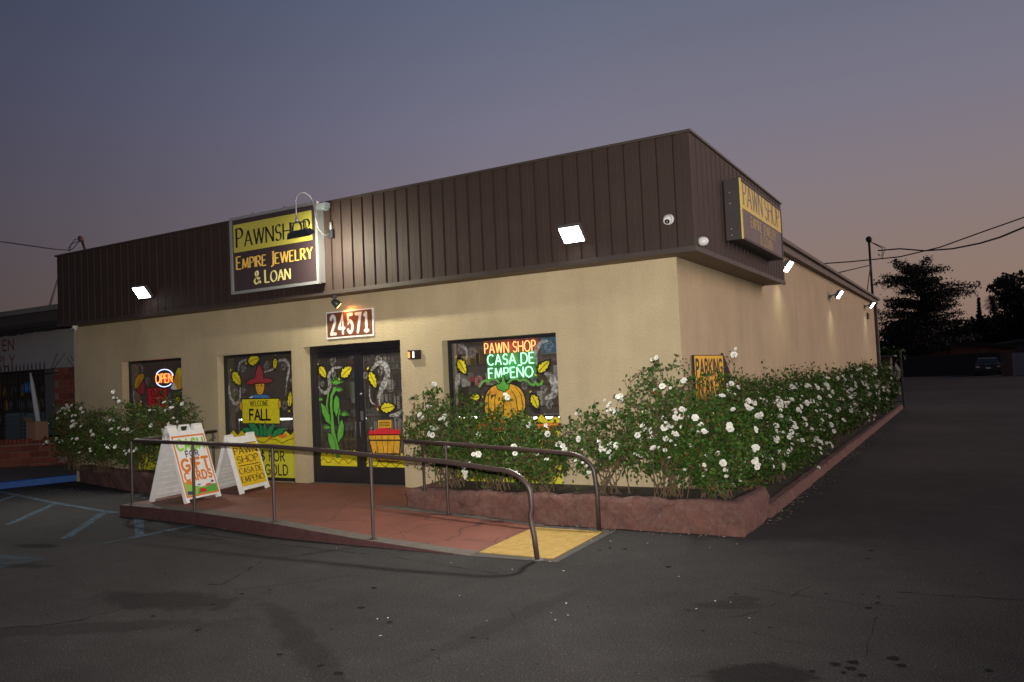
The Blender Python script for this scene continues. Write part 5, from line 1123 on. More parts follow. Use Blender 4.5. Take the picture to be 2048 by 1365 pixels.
# left planter (four bushes), right planter (five), driveway bed (hedge of ten)
rose_bush(-12.15, -.30, .28, .75, .33, 1.32, 'leftmost white rose bush beside the brick shop next door', 26, 4200, 34, .040, .7, .25, seed=11, fsc=1.0)
rose_bush(-11.05, -.42, .28, .72, .33, 1.10, 'sparse rose bush under the left edge of the neon open window', 22, 4000, 12, .040, .8, .15, seed=12)
rose_bush(-9.95, -.50, .28, .72, .35, 1.24, 'rose bush in front of the window with the neon open sign', 24, 4600, 28, .040, .8, .25, seed=13)
rose_bush(-8.90, -.55, .28, .74, .38, 1.42, 'rose bush behind the cash for gift cards sign', 24, 3900, 40, .040, .8, .15, seed=14)
rose_bush(-3.10, -.62, .28, .62, .44, 1.25, 'airy rose bush right of the door at the end of the planter', 22, 4300, 18, .046, 1.0, .16, seed=21)
rose_bush(-2.35, -.66, .28, .66, .46, 1.04, 'leafy rose bush in front of the painted pumpkin', 22, 5200, 14, .046, .9, .25, seed=22)
rose_bush(-1.60, -.70, .28, .58, .46, .98, 'thin rose bush at the right edge of the pumpkin window', 17, 2900, 22, .048, 1.0, .10, seed=23)
rose_bush(-.75, -.62, .28, .62, .44, 1.02, 'open rose bush with bare canes left of the building corner', 16, 2500, 34, .048, 1.0, .05, seed=24, cane_lo=.45)
rose_bush(-.02, -.62, .28, .62, .44, 1.52, 'tallest rose bush at the front corner with a long flowering shoot', 26, 5200, 62, .048, 1.0, .18, seed=25, fl_face=(.1, -1))
rose_bush(.48, -.55, .28, .55, .50, 1.18, 'thick rose bush at the driveway end of the planter wall', 26, 5600, 52, .046, .8, .6, seed=26, fl_face=(.4, -1))
hed = [(.50, .7, 1.46, 46, .044), (.50, 2.1, 1.40, 44, .046), (.50, 3.7, 1.42, 40, .050), (.50, 5.5, 1.50, 44, .055), (.50, 7.6, 1.40, 38, .06), (.50, 9.9, 1.42, 36, .065), (.50, 12.3, 1.50, 34, .07), (.50, 14.8, 1.42, 30, .075), (.50, 17.2, 1.45, 28, .08), (.50, 19.6, 1.40, 26, .08)]
names = ['below the parking sign', 'second along the driveway after the parking sign', 'third along the driveway kerb', 'fourth along the driveway kerb', 'fifth along the driveway, mid wall', 'sixth along the driveway kerb', 'seventh along the driveway kerb', 'eighth along the driveway kerb', 'ninth, last but one on the driveway', 'last by the gate post at the driveway end']
for i, (x, y, h_, nf, ls) in enumerate(hed):
    L_ = (.95, .95, 1.05, 1.15, 1.3, 1.35, 1.35, 1.35, 1.35, 1.3)[i]
    rose_bush(x, y, .10, .52, L_, h_, 'dense white rose bush '+names[i], 26, 5200 if i < 4 else 3200, int(nf*1.6)+14, ls, .6, 1.1, fl_face=(1, -.6), seed=40+i, flo=.15, fsc=1.0 if i < 4 else 1.15)

# ================================================================== SERVICE MASTS AND WIRES
def sag(a, b, s, n=16): a, b = np.array(a, float), np.array(b, float); return [a+(b-a)*t_-np.array([0, 0, 4*s*t_*(1-t_)]) for t_ in np.linspace(0, 1, n)]
mb0 = onY(1746, 604, 24.0); mt0 = onY(1738, 482, 24.0)
t = empty('service_mast', (mb0[0], 24.0, 3.9), 'tall thin steel service mast at the rear of the roof with guy wires', 'mast')
mb = MB(); mb.tube([(mb0[0], 24, 3.9), mt0], .045, wire_m, 8); mb.build('pole', t)
mb = MB(); mb.lathe(mt0, (0, 0, 1), [(-.06, .06), (.0, .11), (.10, .12), (.17, .05)], wire_m, 10); mb.build('weather_head', t)
g0 = mt0-np.array([0, 0, .95])
mb = MB(); mb.tube([g0, onY(1672, 547, 18.0)], .022, wire_m, 6); mb.tube([g0, onY(1734, 585, 23.0)], .018, wire_m, 6); mb.build('guy_wire', t)
mb = MB()
for k in range(2): mb.tube([mt0+np.array([.05, 0, -.05]), mt0+np.array([.45+.1*k, 0, -.35]), mt0+np.array([.42, 0, -.65-.1*k]), mt0+np.array([.28, 0, -.55])], .016, wire_m, 5)
mb.build('drip_loop', t)
a = mt0+np.array([.30, 0, -.42]); b = onY(2090, 440, 12.0)
mb = MB(); mb.tube(sag(a, onY(2048, 455, 16.0), 0, 2)[:1]+[onY(*q) for q in ((1800, 498, 23.2), (1850, 502, 22.4), (1905, 498, 21.3), (1960, 487, 20), (2000, 475, 19), (2048, 455, 17.5), (2110, 425, 15))], .028, wire_m, 6)
mb.build('service_wire', None, label='thick sagging service cable running from the mast to the right', cat='cable')
mb = MB(); mb.tube([onY(*q) for q in ((1640, 528, 60), (1700, 524, 60), (1800, 514, 60), (1880, 495, 60), (1960, 466, 60), (2048, 435, 60), (2120, 405, 60))], .05, wire_m, 6)
mb.build('overhead_wire', None, label='thin straight wire crossing the sky behind the mast', cat='cable')
m0 = onY(170, 500, .5); m1 = onY(163, 480, .5)
t = empty('service_mast', m0, 'short bent service mast above the left end of the fascia', 'mast')
mb = MB(); mb.tube([m0-np.array([0, 0, .4]), m0, m1], .025, wire_m, 8); mb.build('pole', t)
mb = MB(); mb.lathe(m1, (-.6, 0, .5), [(-.05, .03), (0, .055), (.09, .045)], M('mast_head', (.08, .03, .025), .6), 10); mb.build('weather_head', t)
mb = MB()
for (u, v) in ((150, 479), (156, 486), (144, 488)): mb.tube([onY(161, 481, .5), onY(u, v, .45), onY(u-8, v+10, .4), onY(139, 502, .4)], .008, wire_m, 5)
mb.build('drip_loop', t)
mb = MB(); mb.tube([onY(*q) for q in ((139, 501, .4), (110, 499, -.5), (60, 492, -1.6), (20, 486, -2.4), (0, 484, -3.0), (-60, 478, -4))]+[np.array([-27., -7.5, 7.2]), np.array([-45., -14., 9.5])], .011, wire_m, 6); mb.build('service_wire', None, label='drooping service wire leaving the short mast to the left', cat='cable')
mb = MB(); a, b = onY(98, 617, 2.0), onY(116, 560, 2.0); mb.tube([a-np.array([.15, 0, .3]), a, b], .03, M('brace_steel', (.07, .06, .06), .6), 6); mb.build('roof_brace', None, label='dark diagonal brace behind the left end of the fascia', cat='brace')
# gate post with a short fence piece at the end of the bed
t = empty('gate_post', (.98, 21.4, 0), 'thin dark steel gate post at the end of the rose bed', 'gate post'); mb = MB(); mb.box((.94, 21.36, 0), (1.0, 21.42, 2.02), wire_m, .005); mb.build('post', t); mb = MB(); mb.box((.2, 21.38, .2), (.94, 21.40, .24), wire_m); mb.box((.2, 21.38, 1.0), (.94, 21.40, 1.04), wire_m); mb.build('rail', t)

# ================================================================== NEIGHBOUR ON THE LEFT
YNB = 1.5
nwhite = M('neighbour_white_wall', (.30, .295, .31), .9, var=.15, vs=.8, bump=.004, bs=40)
brick_m = [M('red_brick_%s' % n, c, .9, var=.3, vs=12, bump=.004, bs=50) for n, c in (('dark', (.15, .038, .024)), ('mid', (.19, .048, .030)), ('orange', (.23, .062, .038)))]
mortar = M('mortar', (.22, .15, .13), .95, var=.2, vs=20)
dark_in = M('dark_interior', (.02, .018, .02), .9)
nbs = empty('neighbour_shop', (-16, YNB, 0), 'dark neighbouring shop with white sign band and red brick', 'building')
bandz0, bandz1 = 2.40, 3.36
mb = MB(); mb.box((-24, YNB, bandz0), (-12.7, YNB+.2, bandz1), nwhite); mb.build('sign_band', nbs)
mb = MB(); mb.box((-24, YNB-.55, bandz1), (-12.66, 9, bandz1+.10), dark_in); mb.box((-24, YNB-.60, bandz1+.34), (-12.66, 9, bandz1+.46), M('roof_edge_grey', (.16, .15, .15), .8, var=.2, vs=2)); mb.box((-24, YNB-.55, bandz1+.10), (-12.66, 9, bandz1+.34), M('roof_dark', (.05, .04, .04), .8)); mb.build('roof', nbs)
mb = MB(); pts = []
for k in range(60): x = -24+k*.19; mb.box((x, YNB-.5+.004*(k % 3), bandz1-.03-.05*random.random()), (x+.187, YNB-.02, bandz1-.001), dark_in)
mb.build('ragged_shadow_edge', nbs)  # near-black boxes shaped as the ragged shadow under the roof edge
p = Plane2((0, YNB, 0), (1, 0, 0), (0, 0, 1)); ink = M('faded_red_lettering', (.16, .035, .035), .7)
a = p.px(28, 700); b = p.px(30, 732)
hE = p.px(28, 685)[1]-a[1]
write(p, 'EN', a[0]-.52, a[1], .26, .50, ink, .17, 1, gap=.3); write(p, 'PLY', b[0]-.80, b[1], .27, .78, ink, .17, 1, gap=.3); p.build('lettering', nbs)
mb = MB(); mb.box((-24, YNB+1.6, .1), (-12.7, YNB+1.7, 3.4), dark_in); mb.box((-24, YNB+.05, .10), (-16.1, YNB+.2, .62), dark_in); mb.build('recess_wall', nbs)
# brick pier
bl, bh, bd_ = .39, .15, .18
mb = MB(); mb.box((-16.0, YNB+.02, 0), (-12.7, YNB+.16, 2.40), mortar); pier = mb.build('pier', nbs)
def brick_proto(L, H, D):
    m_ = MB(); m_.box((0, 0, 0), (L, D, H), brick_m[0], .008); o = m_.build('brick', None, loc=(0, 0, 0)); me = o.data; bpy.data.objects.remove(o)
    out_ = []
    for k in range(3):
        m2 = me.copy(); m2.materials[0] = brick_m[k]; out_.append(m2)
    return out_
BR = brick_proto(bl-.014, bh-.014, .06); BRH = brick_proto(.085-.012, .13-.01, .12)
ploc = np.array(nbs.location)
for r_ in range(16):
    for c_ in range(-1, 9):
        x = -15.99+c_*bl+(bl/2 if r_ % 2 else 0)
        if x < -16.0 or x > -12.9: continue
        o = bpy.data.objects.new('brick', random.choice(BR)); link(o, pier); o.location = np.array([x+.007, YNB-.008-random.random()*.006, .007+r_*bh])-ploc
# low diagonal brick wall
A = np.array([-17.9, -1.05]); B = np.array([-15.45, 1.50]); dW = (B-A)/np.linalg.norm(B-A); Lw = np.linalg.norm(B-A); ang = math.atan2(dW[1], dW[0])
lw = empty('low_brick_wall', (A[0], A[1], 0), 'low red brick wall with an upright brick cap below the barred window', 'wall', rz=ang)
def loc_box(mb_, a, b, mat): mb_.box(a, b, mat)
m_ = MB(); m_.box((0, .02, 0), (Lw, .25, .645), mortar); me_o = m_.build('mortar_core', None, loc=(0, 0, 0)); me_o.parent = lw
for r_ in range(4):
    for c_ in range(-1, int(Lw/bl)+1):
        x = c_*bl+(bl/2 if r_ % 2 else 0)
        if x < -.01 or x+bl > Lw+.1: continue
        o = bpy.data.objects.new('brick', random.choice(BR)); link(o, lw); o.location = (x+.007, -.006*random.random(), .03+r_*bh)
for c_ in range(int(Lw/.085)):
    o = bpy.data.objects.new('cap_brick', random.choice(BRH)); link(o, lw); o.location = (c_*.085+.006, -.012-.004*random.random(), .648)
m_ = MB(); m_.box((0, .11, .645), (Lw, .26, .77), brick_m[0]); me_o = m_.build('cap_core', None, loc=(0, 0, 0)); me_o.parent = lw
# raised gravel bed with blue kerb
mb = MB(); q0 = onZ(0, 965, .13); q1 = onZ(153, 955, .13)
ca, cb = np.array([*onZ(153, 962)[:2]]), np.array([*onZ(0, 979)[:2]]); dd = (cb-ca)/np.linalg.norm(cb-ca); cc = cb+dd*3.0; nrm = np.array([dd[1], -dd[0]])
if nrm[0] > 0: nrm = -nrm
blue_m = M('blue_kerb_paint', (.03, .12, .42), .7, var=.3, vs=9)
for a, b in ((ca, cc),):
    a2, b2 = a+nrm*.15, b+nrm*.15
    mb.poly([(*a, 0), (*b, 0), (*b, .12), (*a, .12)], blue_m); mb.poly([(*a, .12), (*b, .12), (*b2, .128), (*a2, .128)], blue_m); mb.poly([(*a, 0), (*a, .12), (*a2, .128), (*a2, 0)], blue_m)
mb.build('blue_kerb', kind='structure', label='blue painted kerb in front of the neighbouring shop')
mb = MB(); a2, c2 = ca+nrm*.15, cc+nrm*.15; mb.poly([(*a2, .125), (*c2, .125), (-24, c2[1], .125), (-24, 1.6, .125), (-12.66, 1.6, .125)], M('gravel_bed', (.14, .115, .09), .95, var=.5, vs=25, bump=.02, bs=50)); mb.build('gravel_bed', kind='structure')
# barred window: frame, bars with spear tips
bars = empty('window_bars', (-18, YNB-.15, .7), 'black iron window bars with spear tips on the neighbouring shop', 'window bars')
m_ = MB()
for k in range(46):
    x = -24+.175*k
    if x > -15.65: break
    mb = MB() ; mb.box((x-.009, YNB-.16, .74), (x+.009, YNB-.142, 2.50), wire_m)
    mb.faces([(x-.022, YNB-.151, 2.50), (x+.022, YNB-.151, 2.50), (x, YNB-.151, 2.60), (x, YNB-.165, 2.50), (x, YNB-.137, 2.50)], [(0, 3, 2), (3, 1, 2), (1, 4, 2), (4, 0, 2), (0, 4, 1, 3)], wire_m); mb.build('bar', bars)
for zz in (.80, 2.28): m_.box((-24, YNB-.141, zz-.015), (-15.6, YNB-.125, zz+.015), wire_m)
m_.build('cross_rail', bars)
# stored wares behind the bars
dim_goods = [M('dim_goods_%s' % n, c, .6) for n, c in (('brown', (.10, .05, .02)), ('ochre', (.16, .10, .02)), ('blue', (.02, .04, .09)), ('grey', (.07, .07, .07)), ('dark', (.02, .02, .02)))]
t = empty('shelf', (-18.5, 2.4, .7), 'dim shelf of bottles and tins behind the iron bars', 'shelf'); mb = MB()
for z in (.95, 1.35, 1.75, 2.1): mb.box((-22, 2.3, z), (-17.0, 2.7, z+.025), case_m)
mb.box((-22, 2.71, .6), (-17, 2.74, 2.4), case_m); mb.build('boards', t); mb = MB()
for k in range(110):
    z = random.choice((.975, 1.375, 1.775)); x = random.uniform(-21.8, -17.2); w = random.uniform(.05, .12); mb.lathe((x, 2.45, z), (0, 0, 1), [(0, w/2), (random.uniform(.12, .25), w/2), (.28, w*.2), (.31, w*.2)], random.choice(dim_goods), 8)
mb.build('bottles', t, kind='stuff')
t = empty('folded_parasol', onY(80, 870, 1.15), 'closed white parasol leaning inside the barred window', 'parasol'); a, b = onY(61, 746, 1.2), onY(80, 866, 1.2)
mb = MB(); mb.tube([b+(a-b)*u for u in (0, .1, .4, .8, 1)], [.02, .05, .06, .045, .02], M('parasol_cloth', (.42, .42, .45), .8), 8); mb.build('cloth', t); mb = MB(); mb.tube([b+(b-a)*.08, a+(a-b)*.05], .012, wire_m, 6); mb.build('pole', t)
t = empty('blue_bag', onY(57, 780, 1.9), 'blue bag hanging behind the bars beside the parasol', 'bag'); q = onY(57, 775, 1.9); mb = MB(); mb.lathe(q+np.array([0, 0, .15]), (0, 0, -1), [(0, .03), (.06, .12), (.25, .16), (.30, .08)], M('bag_blue', (.02, .12, .35), .6), 10); mb.build('sack', t)
t = empty('metal_crate', onY(40, 860, 1.0), 'dark slatted metal crate low behind the bars', 'crate'); q = onY(40, 870, 1.05); mb = MB()
for k in range(7): mb.box((q[0]-.6, 1.0, .72+k*.09), (q[0]+.35, 1.03, .76+k*.09), M('crate_steel', (.05, .08, .10), .5))
for k in (-.6, .32): mb.box((q[0]+k, 1.04, .70), (q[0]+k+.03, 1.5, 1.36), MATS['crate_steel'])
mb.build('slats', t)
t = empty('cardboard_box', onY(64, 860, 1.0), 'open brown cardboard box on the low wall behind the bars', 'box'); q = onY(66, 868, 1.05); mb = MB(); crd = M('cardboard', (.30, .17, .11), .9); mb.box((q[0]-.1, .95, .73), (q[0]+.28, 1.25, 1.15), crd); mb.poly([(q[0]-.1, .949, 1.15), (q[0]+.28, .949, 1.15), (q[0]+.26, .86, 1.27), (q[0]-.08, .86, 1.27)], crd); mb.build('carton', t)
mb = MB(); q = onY(99, 790, 1.7); mb.box((q[0]-.22, 1.72, .75), (q[0]+.2, 1.76, 2.4), M('grey_door', (.10, .10, .105), .6)); o = mb.build('grey_door', nbs)
# dead stems (crossing rods) painted on the band by the corner
p = Plane2((0, YNB, 0), (1, 0, 0), (0, 0, 1)); 
for a, b in (((103, 737), (115, 706)), ((108, 737), (130, 707)), ((147, 733), (134, 717)), ((147, 722), (140, 710))): p.stroke([p.px(*a), p.px(*b)], .022, blk, 1, caps=False)
p.stroke([p.px(103, 737), p.px(147, 735)], .012, blk, 1, caps=False); p.build('painted_strokes', nbs)

# ================================================================== FAR BACKGROUND ON THE RIGHT
fence_m = M('back_fence_wood', (.028, .022, .026), .9, var=.3, vs=.8)
t = empty('back_fence', (3, 70, 0), 'dark board fence closing the back of the lot', 'fence')
mb = MB()
for k in range(110):
    x = -18+k*.30; mb.box((x, 70+.01*(k % 2), 0), (x+.285, 70.04+.01*(k % 2), 1.82+.02*random.random()), fence_m)
mb.build('board', t, kind='stuff'); mb = MB(); mb.box((-18, 70.06, .4), (15, 70.12, .5), fence_m); mb.box((-18, 70.06, 1.5), (15, 70.12, 1.6), fence_m); mb.build('rail', t)
def pxz(px_, py_, y): return onY(px_, py_, y)
def house(pts, y, depth, wallc, roofc, label, wins=()):
    """gable or flat front drawn as pixels on plane y, given real depth behind"""
    q = [onY(*p_, y) for p_ in pts]; c_ = q[0]; t = empty('house', (c_[0], y, 0), label, 'house')
    mb = MB(); ln = [(v[0], v[2]) for v in q]; xs_ = [v[0] for v in ln]; ln2 = [(min(xs_), 0)]+ln+[(max(xs_), 0)]
    mb.poly([(x, y, z) for x, z in ln2], wallc); mb.poly([(x, y+depth, z) for x, z in ln2][::-1], wallc); mb.poly([(ln[0][0], y, 0), (ln[0][0], y, ln[0][1]), (ln[0][0], y+depth, ln[0][1]), (ln[0][0], y+depth, 0)], wallc); mb.poly([(ln[-1][0], y, ln[-1][1]), (ln[-1][0], y, 0), (ln[-1][0], y+depth, 0), (ln[-1][0], y+depth, ln[-1][1])], wallc); mb.build('wall', t)
    mb = MB()
    for a, b in zip(ln[:-1], ln[1:]):
        ov = .0; mb.faces([(a[0]-ov, y-.5, a[1]+.02), (b[0]+ov, y-.5, b[1]+.02), (b[0]+ov, y+depth+.4, b[1]+.02), (a[0]-ov, y+depth+.4, a[1]+.02), (a[0]-ov, y-.5, a[1]+.30), (b[0]+ov, y-.5, b[1]+.30), (b[0]+ov, y+depth+.4, b[1]+.30), (a[0]-ov, y+depth+.4, a[1]+.30)], [(3, 2, 1, 0), (4, 5, 6, 7), (0, 1, 5, 4), (1, 2, 6, 5), (2, 3, 7, 6), (3, 0, 4, 7)], roofc)
    mb.build('roof', t)
    for (a, b, c2, d2) in wins:
        A_, B_ = onY(a, b, y-.02), onY(c2, d2, y-.02); mb = MB(); mb.box((A_[0], y-.05, B_[2]), (B_[0], y-.01, A_[2]), blk); mb.build('window', t)
hw = M('orange_stucco_house', (.15, .07, .042), .9, var=.2, vs=.5); hr = M('dark_shingle_roof', (.02, .017, .018), .9)
house([(1840, 712), (1915, 691), (1965, 692), (2030, 698)], 76, 9, hw, hr, 'low orange stucco house with a shallow gable behind the dark fence', ((1960, 700, 1972, 706),))
house([(1880, 672), (1925, 662), (1966, 662)], 95, 8, M('mauve_house', (.13, .07, .075), .9), hr, 'mauve upper storey house half hidden by the cedar', ((1895, 672, 1903, 684),))
house([(1985, 694), (2040, 684), (2110, 690)], 84, 8, M('grey_house', (.06, .06, .07), .9), M('grey_roof', (.06, .06, .07), .8), 'grey roofed house at the far right edge', ((2036, 694, 2044, 700),))
t = empty('white_gate', onY(2030, 745, 62), 'pale corrugated metal gate at the far right', 'gate'); a = onY(2026, 745, 62); mb = MB(); gm = M('pale_metal_gate', (.20, .20, .22), .6)
for k in range(16): mb.box((a[0]+k*.22, 62+.03*(k % 2), 0), (a[0]+k*.22+.215, 62.05+.03*(k % 2), 1.75), gm)
mb.build('panel', t, kind='stuff'); mb = MB(); mb.box((a[0], 62.09, .3), (a[0]+3.5, 62.13, .4), housing); mb.box((a[0]-.75, 62.0, 0), (a[0]-.02, 62.25, 1.95), M('tan_post', (.09, .065, .05), .9)); mb.build('frame', t)
t = empty('garden_shed', onY(1762, 735, 40), 'small shed with a pale flat roof behind the rose hedge', 'shed'); a = onY(1758, 712, 40); mb = MB(); mb.box((a[0]-.2, 40, 0), (a[0]+.55, 41.5, a[2]-.08), M('shed_wall', (.10, .07, .05), .9)); mb.build('wall', t); mb = MB(); mb.box((a[0]-.5, 39.8, a[2]-.08), (a[0]+.8, 41.7, a[2]), M('shed_roof', (.14, .13, .14), .8)); mb.build('roof', t)
def car(x, y, label, body_c, rz_=0.):
    t = empty('parked_car', (x, y, 0), label, 'car', rz=rz_); B_ = []
    paintm = M('dark_car_paint', body_c, .5); gl = M('car_glass', (.012, .014, .016), .08); ty = M('tyre', (.012, .012, .012), .9)
    prof = [(0, .32, .86), (.02, .62, .90), (.10, .92, .88), (.45, .98, .86), (.95, 1.38, .66), (2.4, 1.42, .66), (3.1, .98, .86), (4.2, .86, .84), (4.45, .55, .86), (4.45, .30, .84)]
    m_ = MB(); sec = []
    for (yy, zt_, hw_) in prof:
        zm = min(.9, zt_); sec.append([(-.80, yy, .22), (-.89, yy, .45), (-.88, yy, zm*.92), (-hw_, yy, zt_), (0, yy, zt_+.02), (hw_, yy, zt_), (.88, yy, zm*.92), (.89, yy, .45), (.80, yy, .22)])
    for a_, b_ in zip(sec[:-1], sec[1:]):
        for j in range(8): m_.poly([a_[j], b_[j], b_[j+1], a_[j+1]], paintm, True)
    m_.poly(sec[0], paintm); m_.poly(sec[-1][::-1], paintm); o = m_.build('body', None, loc=(0, 0, 0)); o.parent = t
    m_ = MB(); m_.poly([(-.70, .50, 1.03), (.70, .50, 1.03), (.58, .90, 1.36), (-.58, .90, 1.36)], gl); m_.v = [(a, b-.03, c+.02) for a, b, c in m_.v]; o = m_.build('rear_window', None, loc=(0, 0, 0)); o.parent = t
    for sx in (-1, 1):
        m_ = MB(); m_.box((sx*.58, -.035, .66), (sx*.85, .03, .80), M('tail_lamp', (.35, .02, .02), .2), .01); m_.lathe((sx*.72, -.036, .73), (0, -1, 0), [(0, .035), (.006, .03)], M('reflector', (.9, .85, .8), .3, emis=None), 8); o = m_.build('tail_light', None, loc=(0, 0, 0)); o.parent = t
        for yy in (.85, 3.5):
            m_ = MB(); m_.lathe((sx*.74, yy, .32), (sx, 0, 0), [(0, .32), (.16, .32), (.17, .2)], ty, 18); m_.lathe((sx*.915, yy, .32), (sx, 0, 0), [(0, .19), (.01, .15)], alu, 12); o = m_.build('wheel', None, loc=(0, 0, 0)); o.parent = t
    m_ = MB(); m_.box((-.17, -.03, .56), (.17, -.01, .70), M('licence_plate', (.70, .70, .68), .5)); o = m_.build('licence_plate', None, loc=(0, 0, 0)); o.parent = t
    m_ = MB(); m_.box((-.86, -.06, .34), (.86, .05, .50), M('bumper', (.02, .022, .024), .6), .02); o = m_.build('bumper', None, loc=(0, 0, 0)); o.parent = t
q = onZ(1970, 752); car(4.35, 64.2, 'dark green car parked tail first before the far fence', (.008, .022, .018))
q = onZ(1808, 768); car(-2.1, 50.0, 'dark car mostly hidden behind the end of the rose hedge', (.008, .022, .018))
# ---------------------------------------------------------------- trees
def tree_obj(name, base, label, cat='tree', group=None): return empty(name, base, label, cat, group)
def cedar(x, y, H, label, seed=3):
    r_ = np.random.default_rng(seed); t = tree_obj('cedar_tree', (x, y, 0), label); mb = MB()
    tr = [np.array([x+.25*math.sin(z*.35), y, z]) for z in np.linspace(0, H*.93, 9)]; mb.tube(tr, [.38*(1-.09*i) for i in range(9)], bark, 8); mb.build('trunk', t)
    lb = MB(); P0 = []
    for k in range(140):
        u = (k+.5)/140; z = H*(.20+.76*u)+r_.normal(0, .15); a = r_.uniform(0, 2*math.pi)
        Lr = H*(.50 if u < .72 else max(.22, .50-.30*(u-.72)/.28))*r_.uniform(.55, 1.05)*(0.85+.15*math.sin(u*9)); 
        d = np.array([math.cos(a), math.sin(a), 0]); b = np.array([x, y, z*.90]); e = b+d*Lr+np.array([0, 0, H*.035+r_.normal(0, .25)+(.10*H*max(0, u-.7))]); m = (b+e)/2+np.array([0, 0, r_.uniform(0, .5)])
        lb.tube([b, m, e], [.10, .06, .02], bark, 5)
        for j in range(165):
            s_ = r_.uniform(.18, 1.04); c_ = (1-s_)**2*b+2*s_*(1-s_)*m+s_*s_*e if s_ <= 1 else e+(e-m)*(s_-1)
            wd = max(.05, Lr*.27*(1.1-s_*.75)); side = np.array([-d[1], d[0], 0]); w_ = r_.normal(0, wd)
            P0.append(c_+side*w_+d*r_.normal(0, .15)+np.array([0, 0, r_.normal(0, .13)-abs(w_)*.12+.05]))
    lb.build('limbs', t)
    global rng; rng = r_; P0 = np.array(P0); V, F = leaf_cloud(P0, .25, upbias=1.2); quads_obj('crown', V, F, [dk_leaf], np.zeros(len(F)), t, (x, y, 0), kind='stuff')
cb_ = onY(1838, 750, 74); cedar(cb_[0]+.4, 78, 11.7, 'broad dark cedar with flat layered boughs behind the fence')
def blob_tree(px_, y, ztop, rad, label, n=5000, ls=.45, seed=1, lobes=9, mat=None, trunk=True, zlow=.25):
    r_ = np.random.default_rng(seed); x = onY(px_, 700, y)[0]; t = tree_obj('leafy_tree', (x, y, 0), label); mb = MB(); mb.tube([(x, y, 0), (x+.2, y, ztop*.35), (x-.1, y, ztop*.7)], [.35, .25, .1], bark, 7)
    cs_ = []
    for k in range(lobes): c_ = np.array([x+r_.uniform(-.75, .75)*rad, y+r_.uniform(-.6, .6)*rad, ztop*r_.uniform(zlow+.1, .86)]); cs_.append(c_); mb.tube([(x, y, ztop*.3), (np.array([x, y, ztop*.4])+c_)/2, c_], [.14, .09, .03], bark, 5)
    mb.build('trunk', t); P0 = []
    for k in range(n):
        c_ = cs_[r_.integers(lobes)]; u = r_.normal(size=3); u /= np.linalg.norm(u); rr = rad*.42*r_.uniform(.3, 1)**.4*(1+.2*math.sin(u[0]*6+u[2]*5)); P0.append(c_+u*rr*np.array([1, 1, .72]))
    global rng; rng = r_; V, F = leaf_cloud(np.array(P0), ls); quads_obj('crown', V, F, [mat or dk_leaf], np.zeros(len(F)), t, (x, y, 0), kind='stuff')
dkg = M('dark_green_leaves', (.016, .026, .009), .8, var=.4, vs=.6)
blob_tree(2040, 92, 9.6, 3.2, 'tall dark tree cut by the right edge of the view', 5200, .42, 5)
blob_tree(2075, 90, 11.6, 3.4, 'highest dark tree at the far right', 5200, .42, 6)
blob_tree(2005, 96, 6.6, 3.2, 'rounded green tree right of the cypress', 4200, .42, 7, mat=dkg)
blob_tree(1978, 100, 6.2, 2.6, 'low bushy tree beneath the distant palm', 3200, .42, 8, mat=dkg)
blob_tree(1772, 86, 5.8, 3.0, 'dark tree low behind the rear corner of the shop', 4200, .40, 9)
blob_tree(1812, 88, 5.6, 3.4, 'dark undergrowth tree below the cedar boughs', 4500, .40, 10)
blob_tree(1880, 90, 5.8, 3.6, 'dark shrubby tree between the cedar and the mauve house', 3500, .40, 12)
blob_tree(1778, 46, 2.6, .8, 'small garden shrub beside the shed', 900, .20, 13, lobes=5, mat=lmats[0])
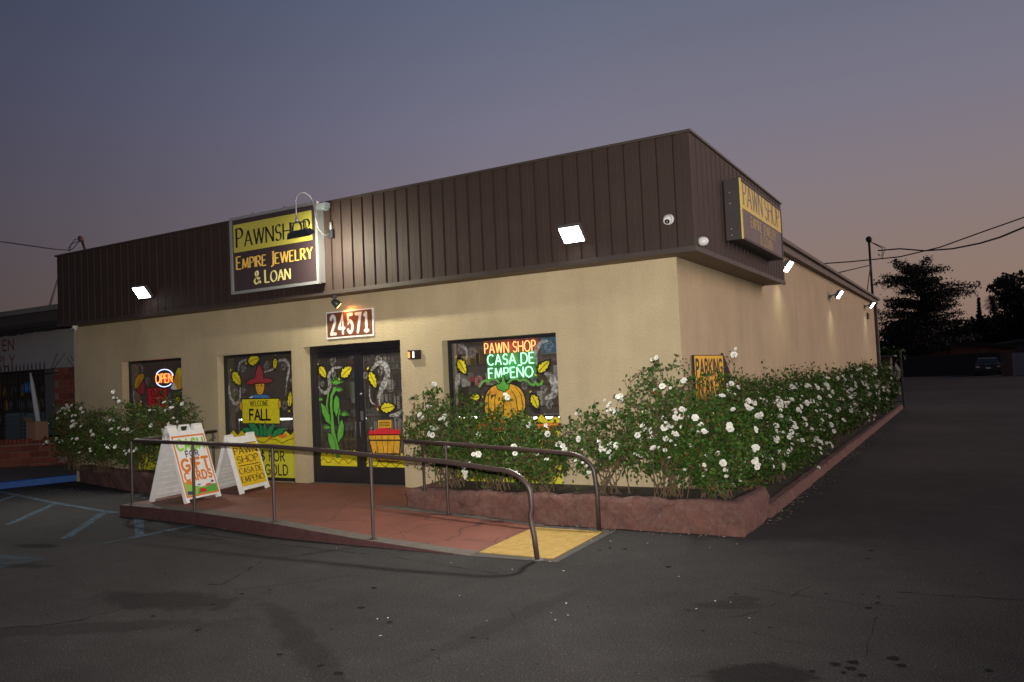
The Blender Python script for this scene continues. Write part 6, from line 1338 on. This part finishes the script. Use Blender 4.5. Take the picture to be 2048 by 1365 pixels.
# cypress spike and palm
x = onY(1964, 700, 90)[0]; zt_ = onY(1962, 597, 90)[2]; t = tree_obj('cypress_tree', (x, 90, 0), 'narrow pointed cypress right of the cedar'); mb = MB(); mb.tube([(x, 90, 0), (x, 90, zt_*.95)], [.15, .03], bark, 6); mb.build('trunk', t)
r_ = np.random.default_rng(5); zz = r_.uniform(.3, zt_, 2200); aa = r_.uniform(0, 6.3, 2200); rr = .48*np.clip((zt_-zz)/zt_*1.6, .08, 1)*r_.uniform(.4, 1, 2200); rng = r_; V, F = leaf_cloud(np.stack([x+rr*np.cos(aa), 90+rr*np.sin(aa), zz], 1), .22); quads_obj('crown', V, F, [dk_leaf], np.zeros(len(F)), t, (x, 90, 0), kind='stuff')
yp = 150; x = onY(1993, 700, yp)[0]; zt_ = onY(1991, 588, yp)[2]; t = tree_obj('palm_tree', (x, yp, 0), 'distant fan palm on the skyline'); mb = MB(); mb.tube([(x+.3, yp, 0), (x+.1, yp, zt_*.5), (x, yp, zt_-1)], [.35, .28, .22], bark, 7); mb.build('trunk', t)
mb = MB()
for k in range(150):
    a = random.uniform(0, 6.28); el = random.uniform(-1.4, 1.3); L_ = random.uniform(1.2, 1.75); d = np.array([math.cos(a)*math.cos(el), math.sin(a)*math.cos(el), math.sin(el)]); c_ = np.array([x, yp, zt_-1.6]); s_ = np.cross(d, (0, 0, 1)); s_ /= np.linalg.norm(s_)
    c2 = c_+d*L_*.5; 
    for m_ in range(-3, 4): mb.poly([c2, c2+d*L_*.5+s_*m_*.16+np.array([0, 0, -.12*abs(m_)]), c2+d*L_*.48+s_*(m_*.16+.07)+np.array([0, 0, -.12*abs(m_)])], dk_leaf)
    mb.tube([c_, c2], .03, bark, 3)
mb.build('crown', t, kind='stuff')
# distant hedge line so the horizon is not bare
r_ = np.random.default_rng(9); n = 16000; xx = r_.uniform(-60, 120, n); zz = r_.uniform(0, 1, n)**.7*(3.2+1.1*np.sin(xx*.21)+.8*np.sin(xx*.57+1)); rng = r_
V, F = leaf_cloud(np.stack([xx, 118+r_.uniform(-2, 2, n), zz], 1), .9); quads_obj('distant_treeline', V, F, [dk_leaf], np.zeros(len(F)), None, kind='stuff')
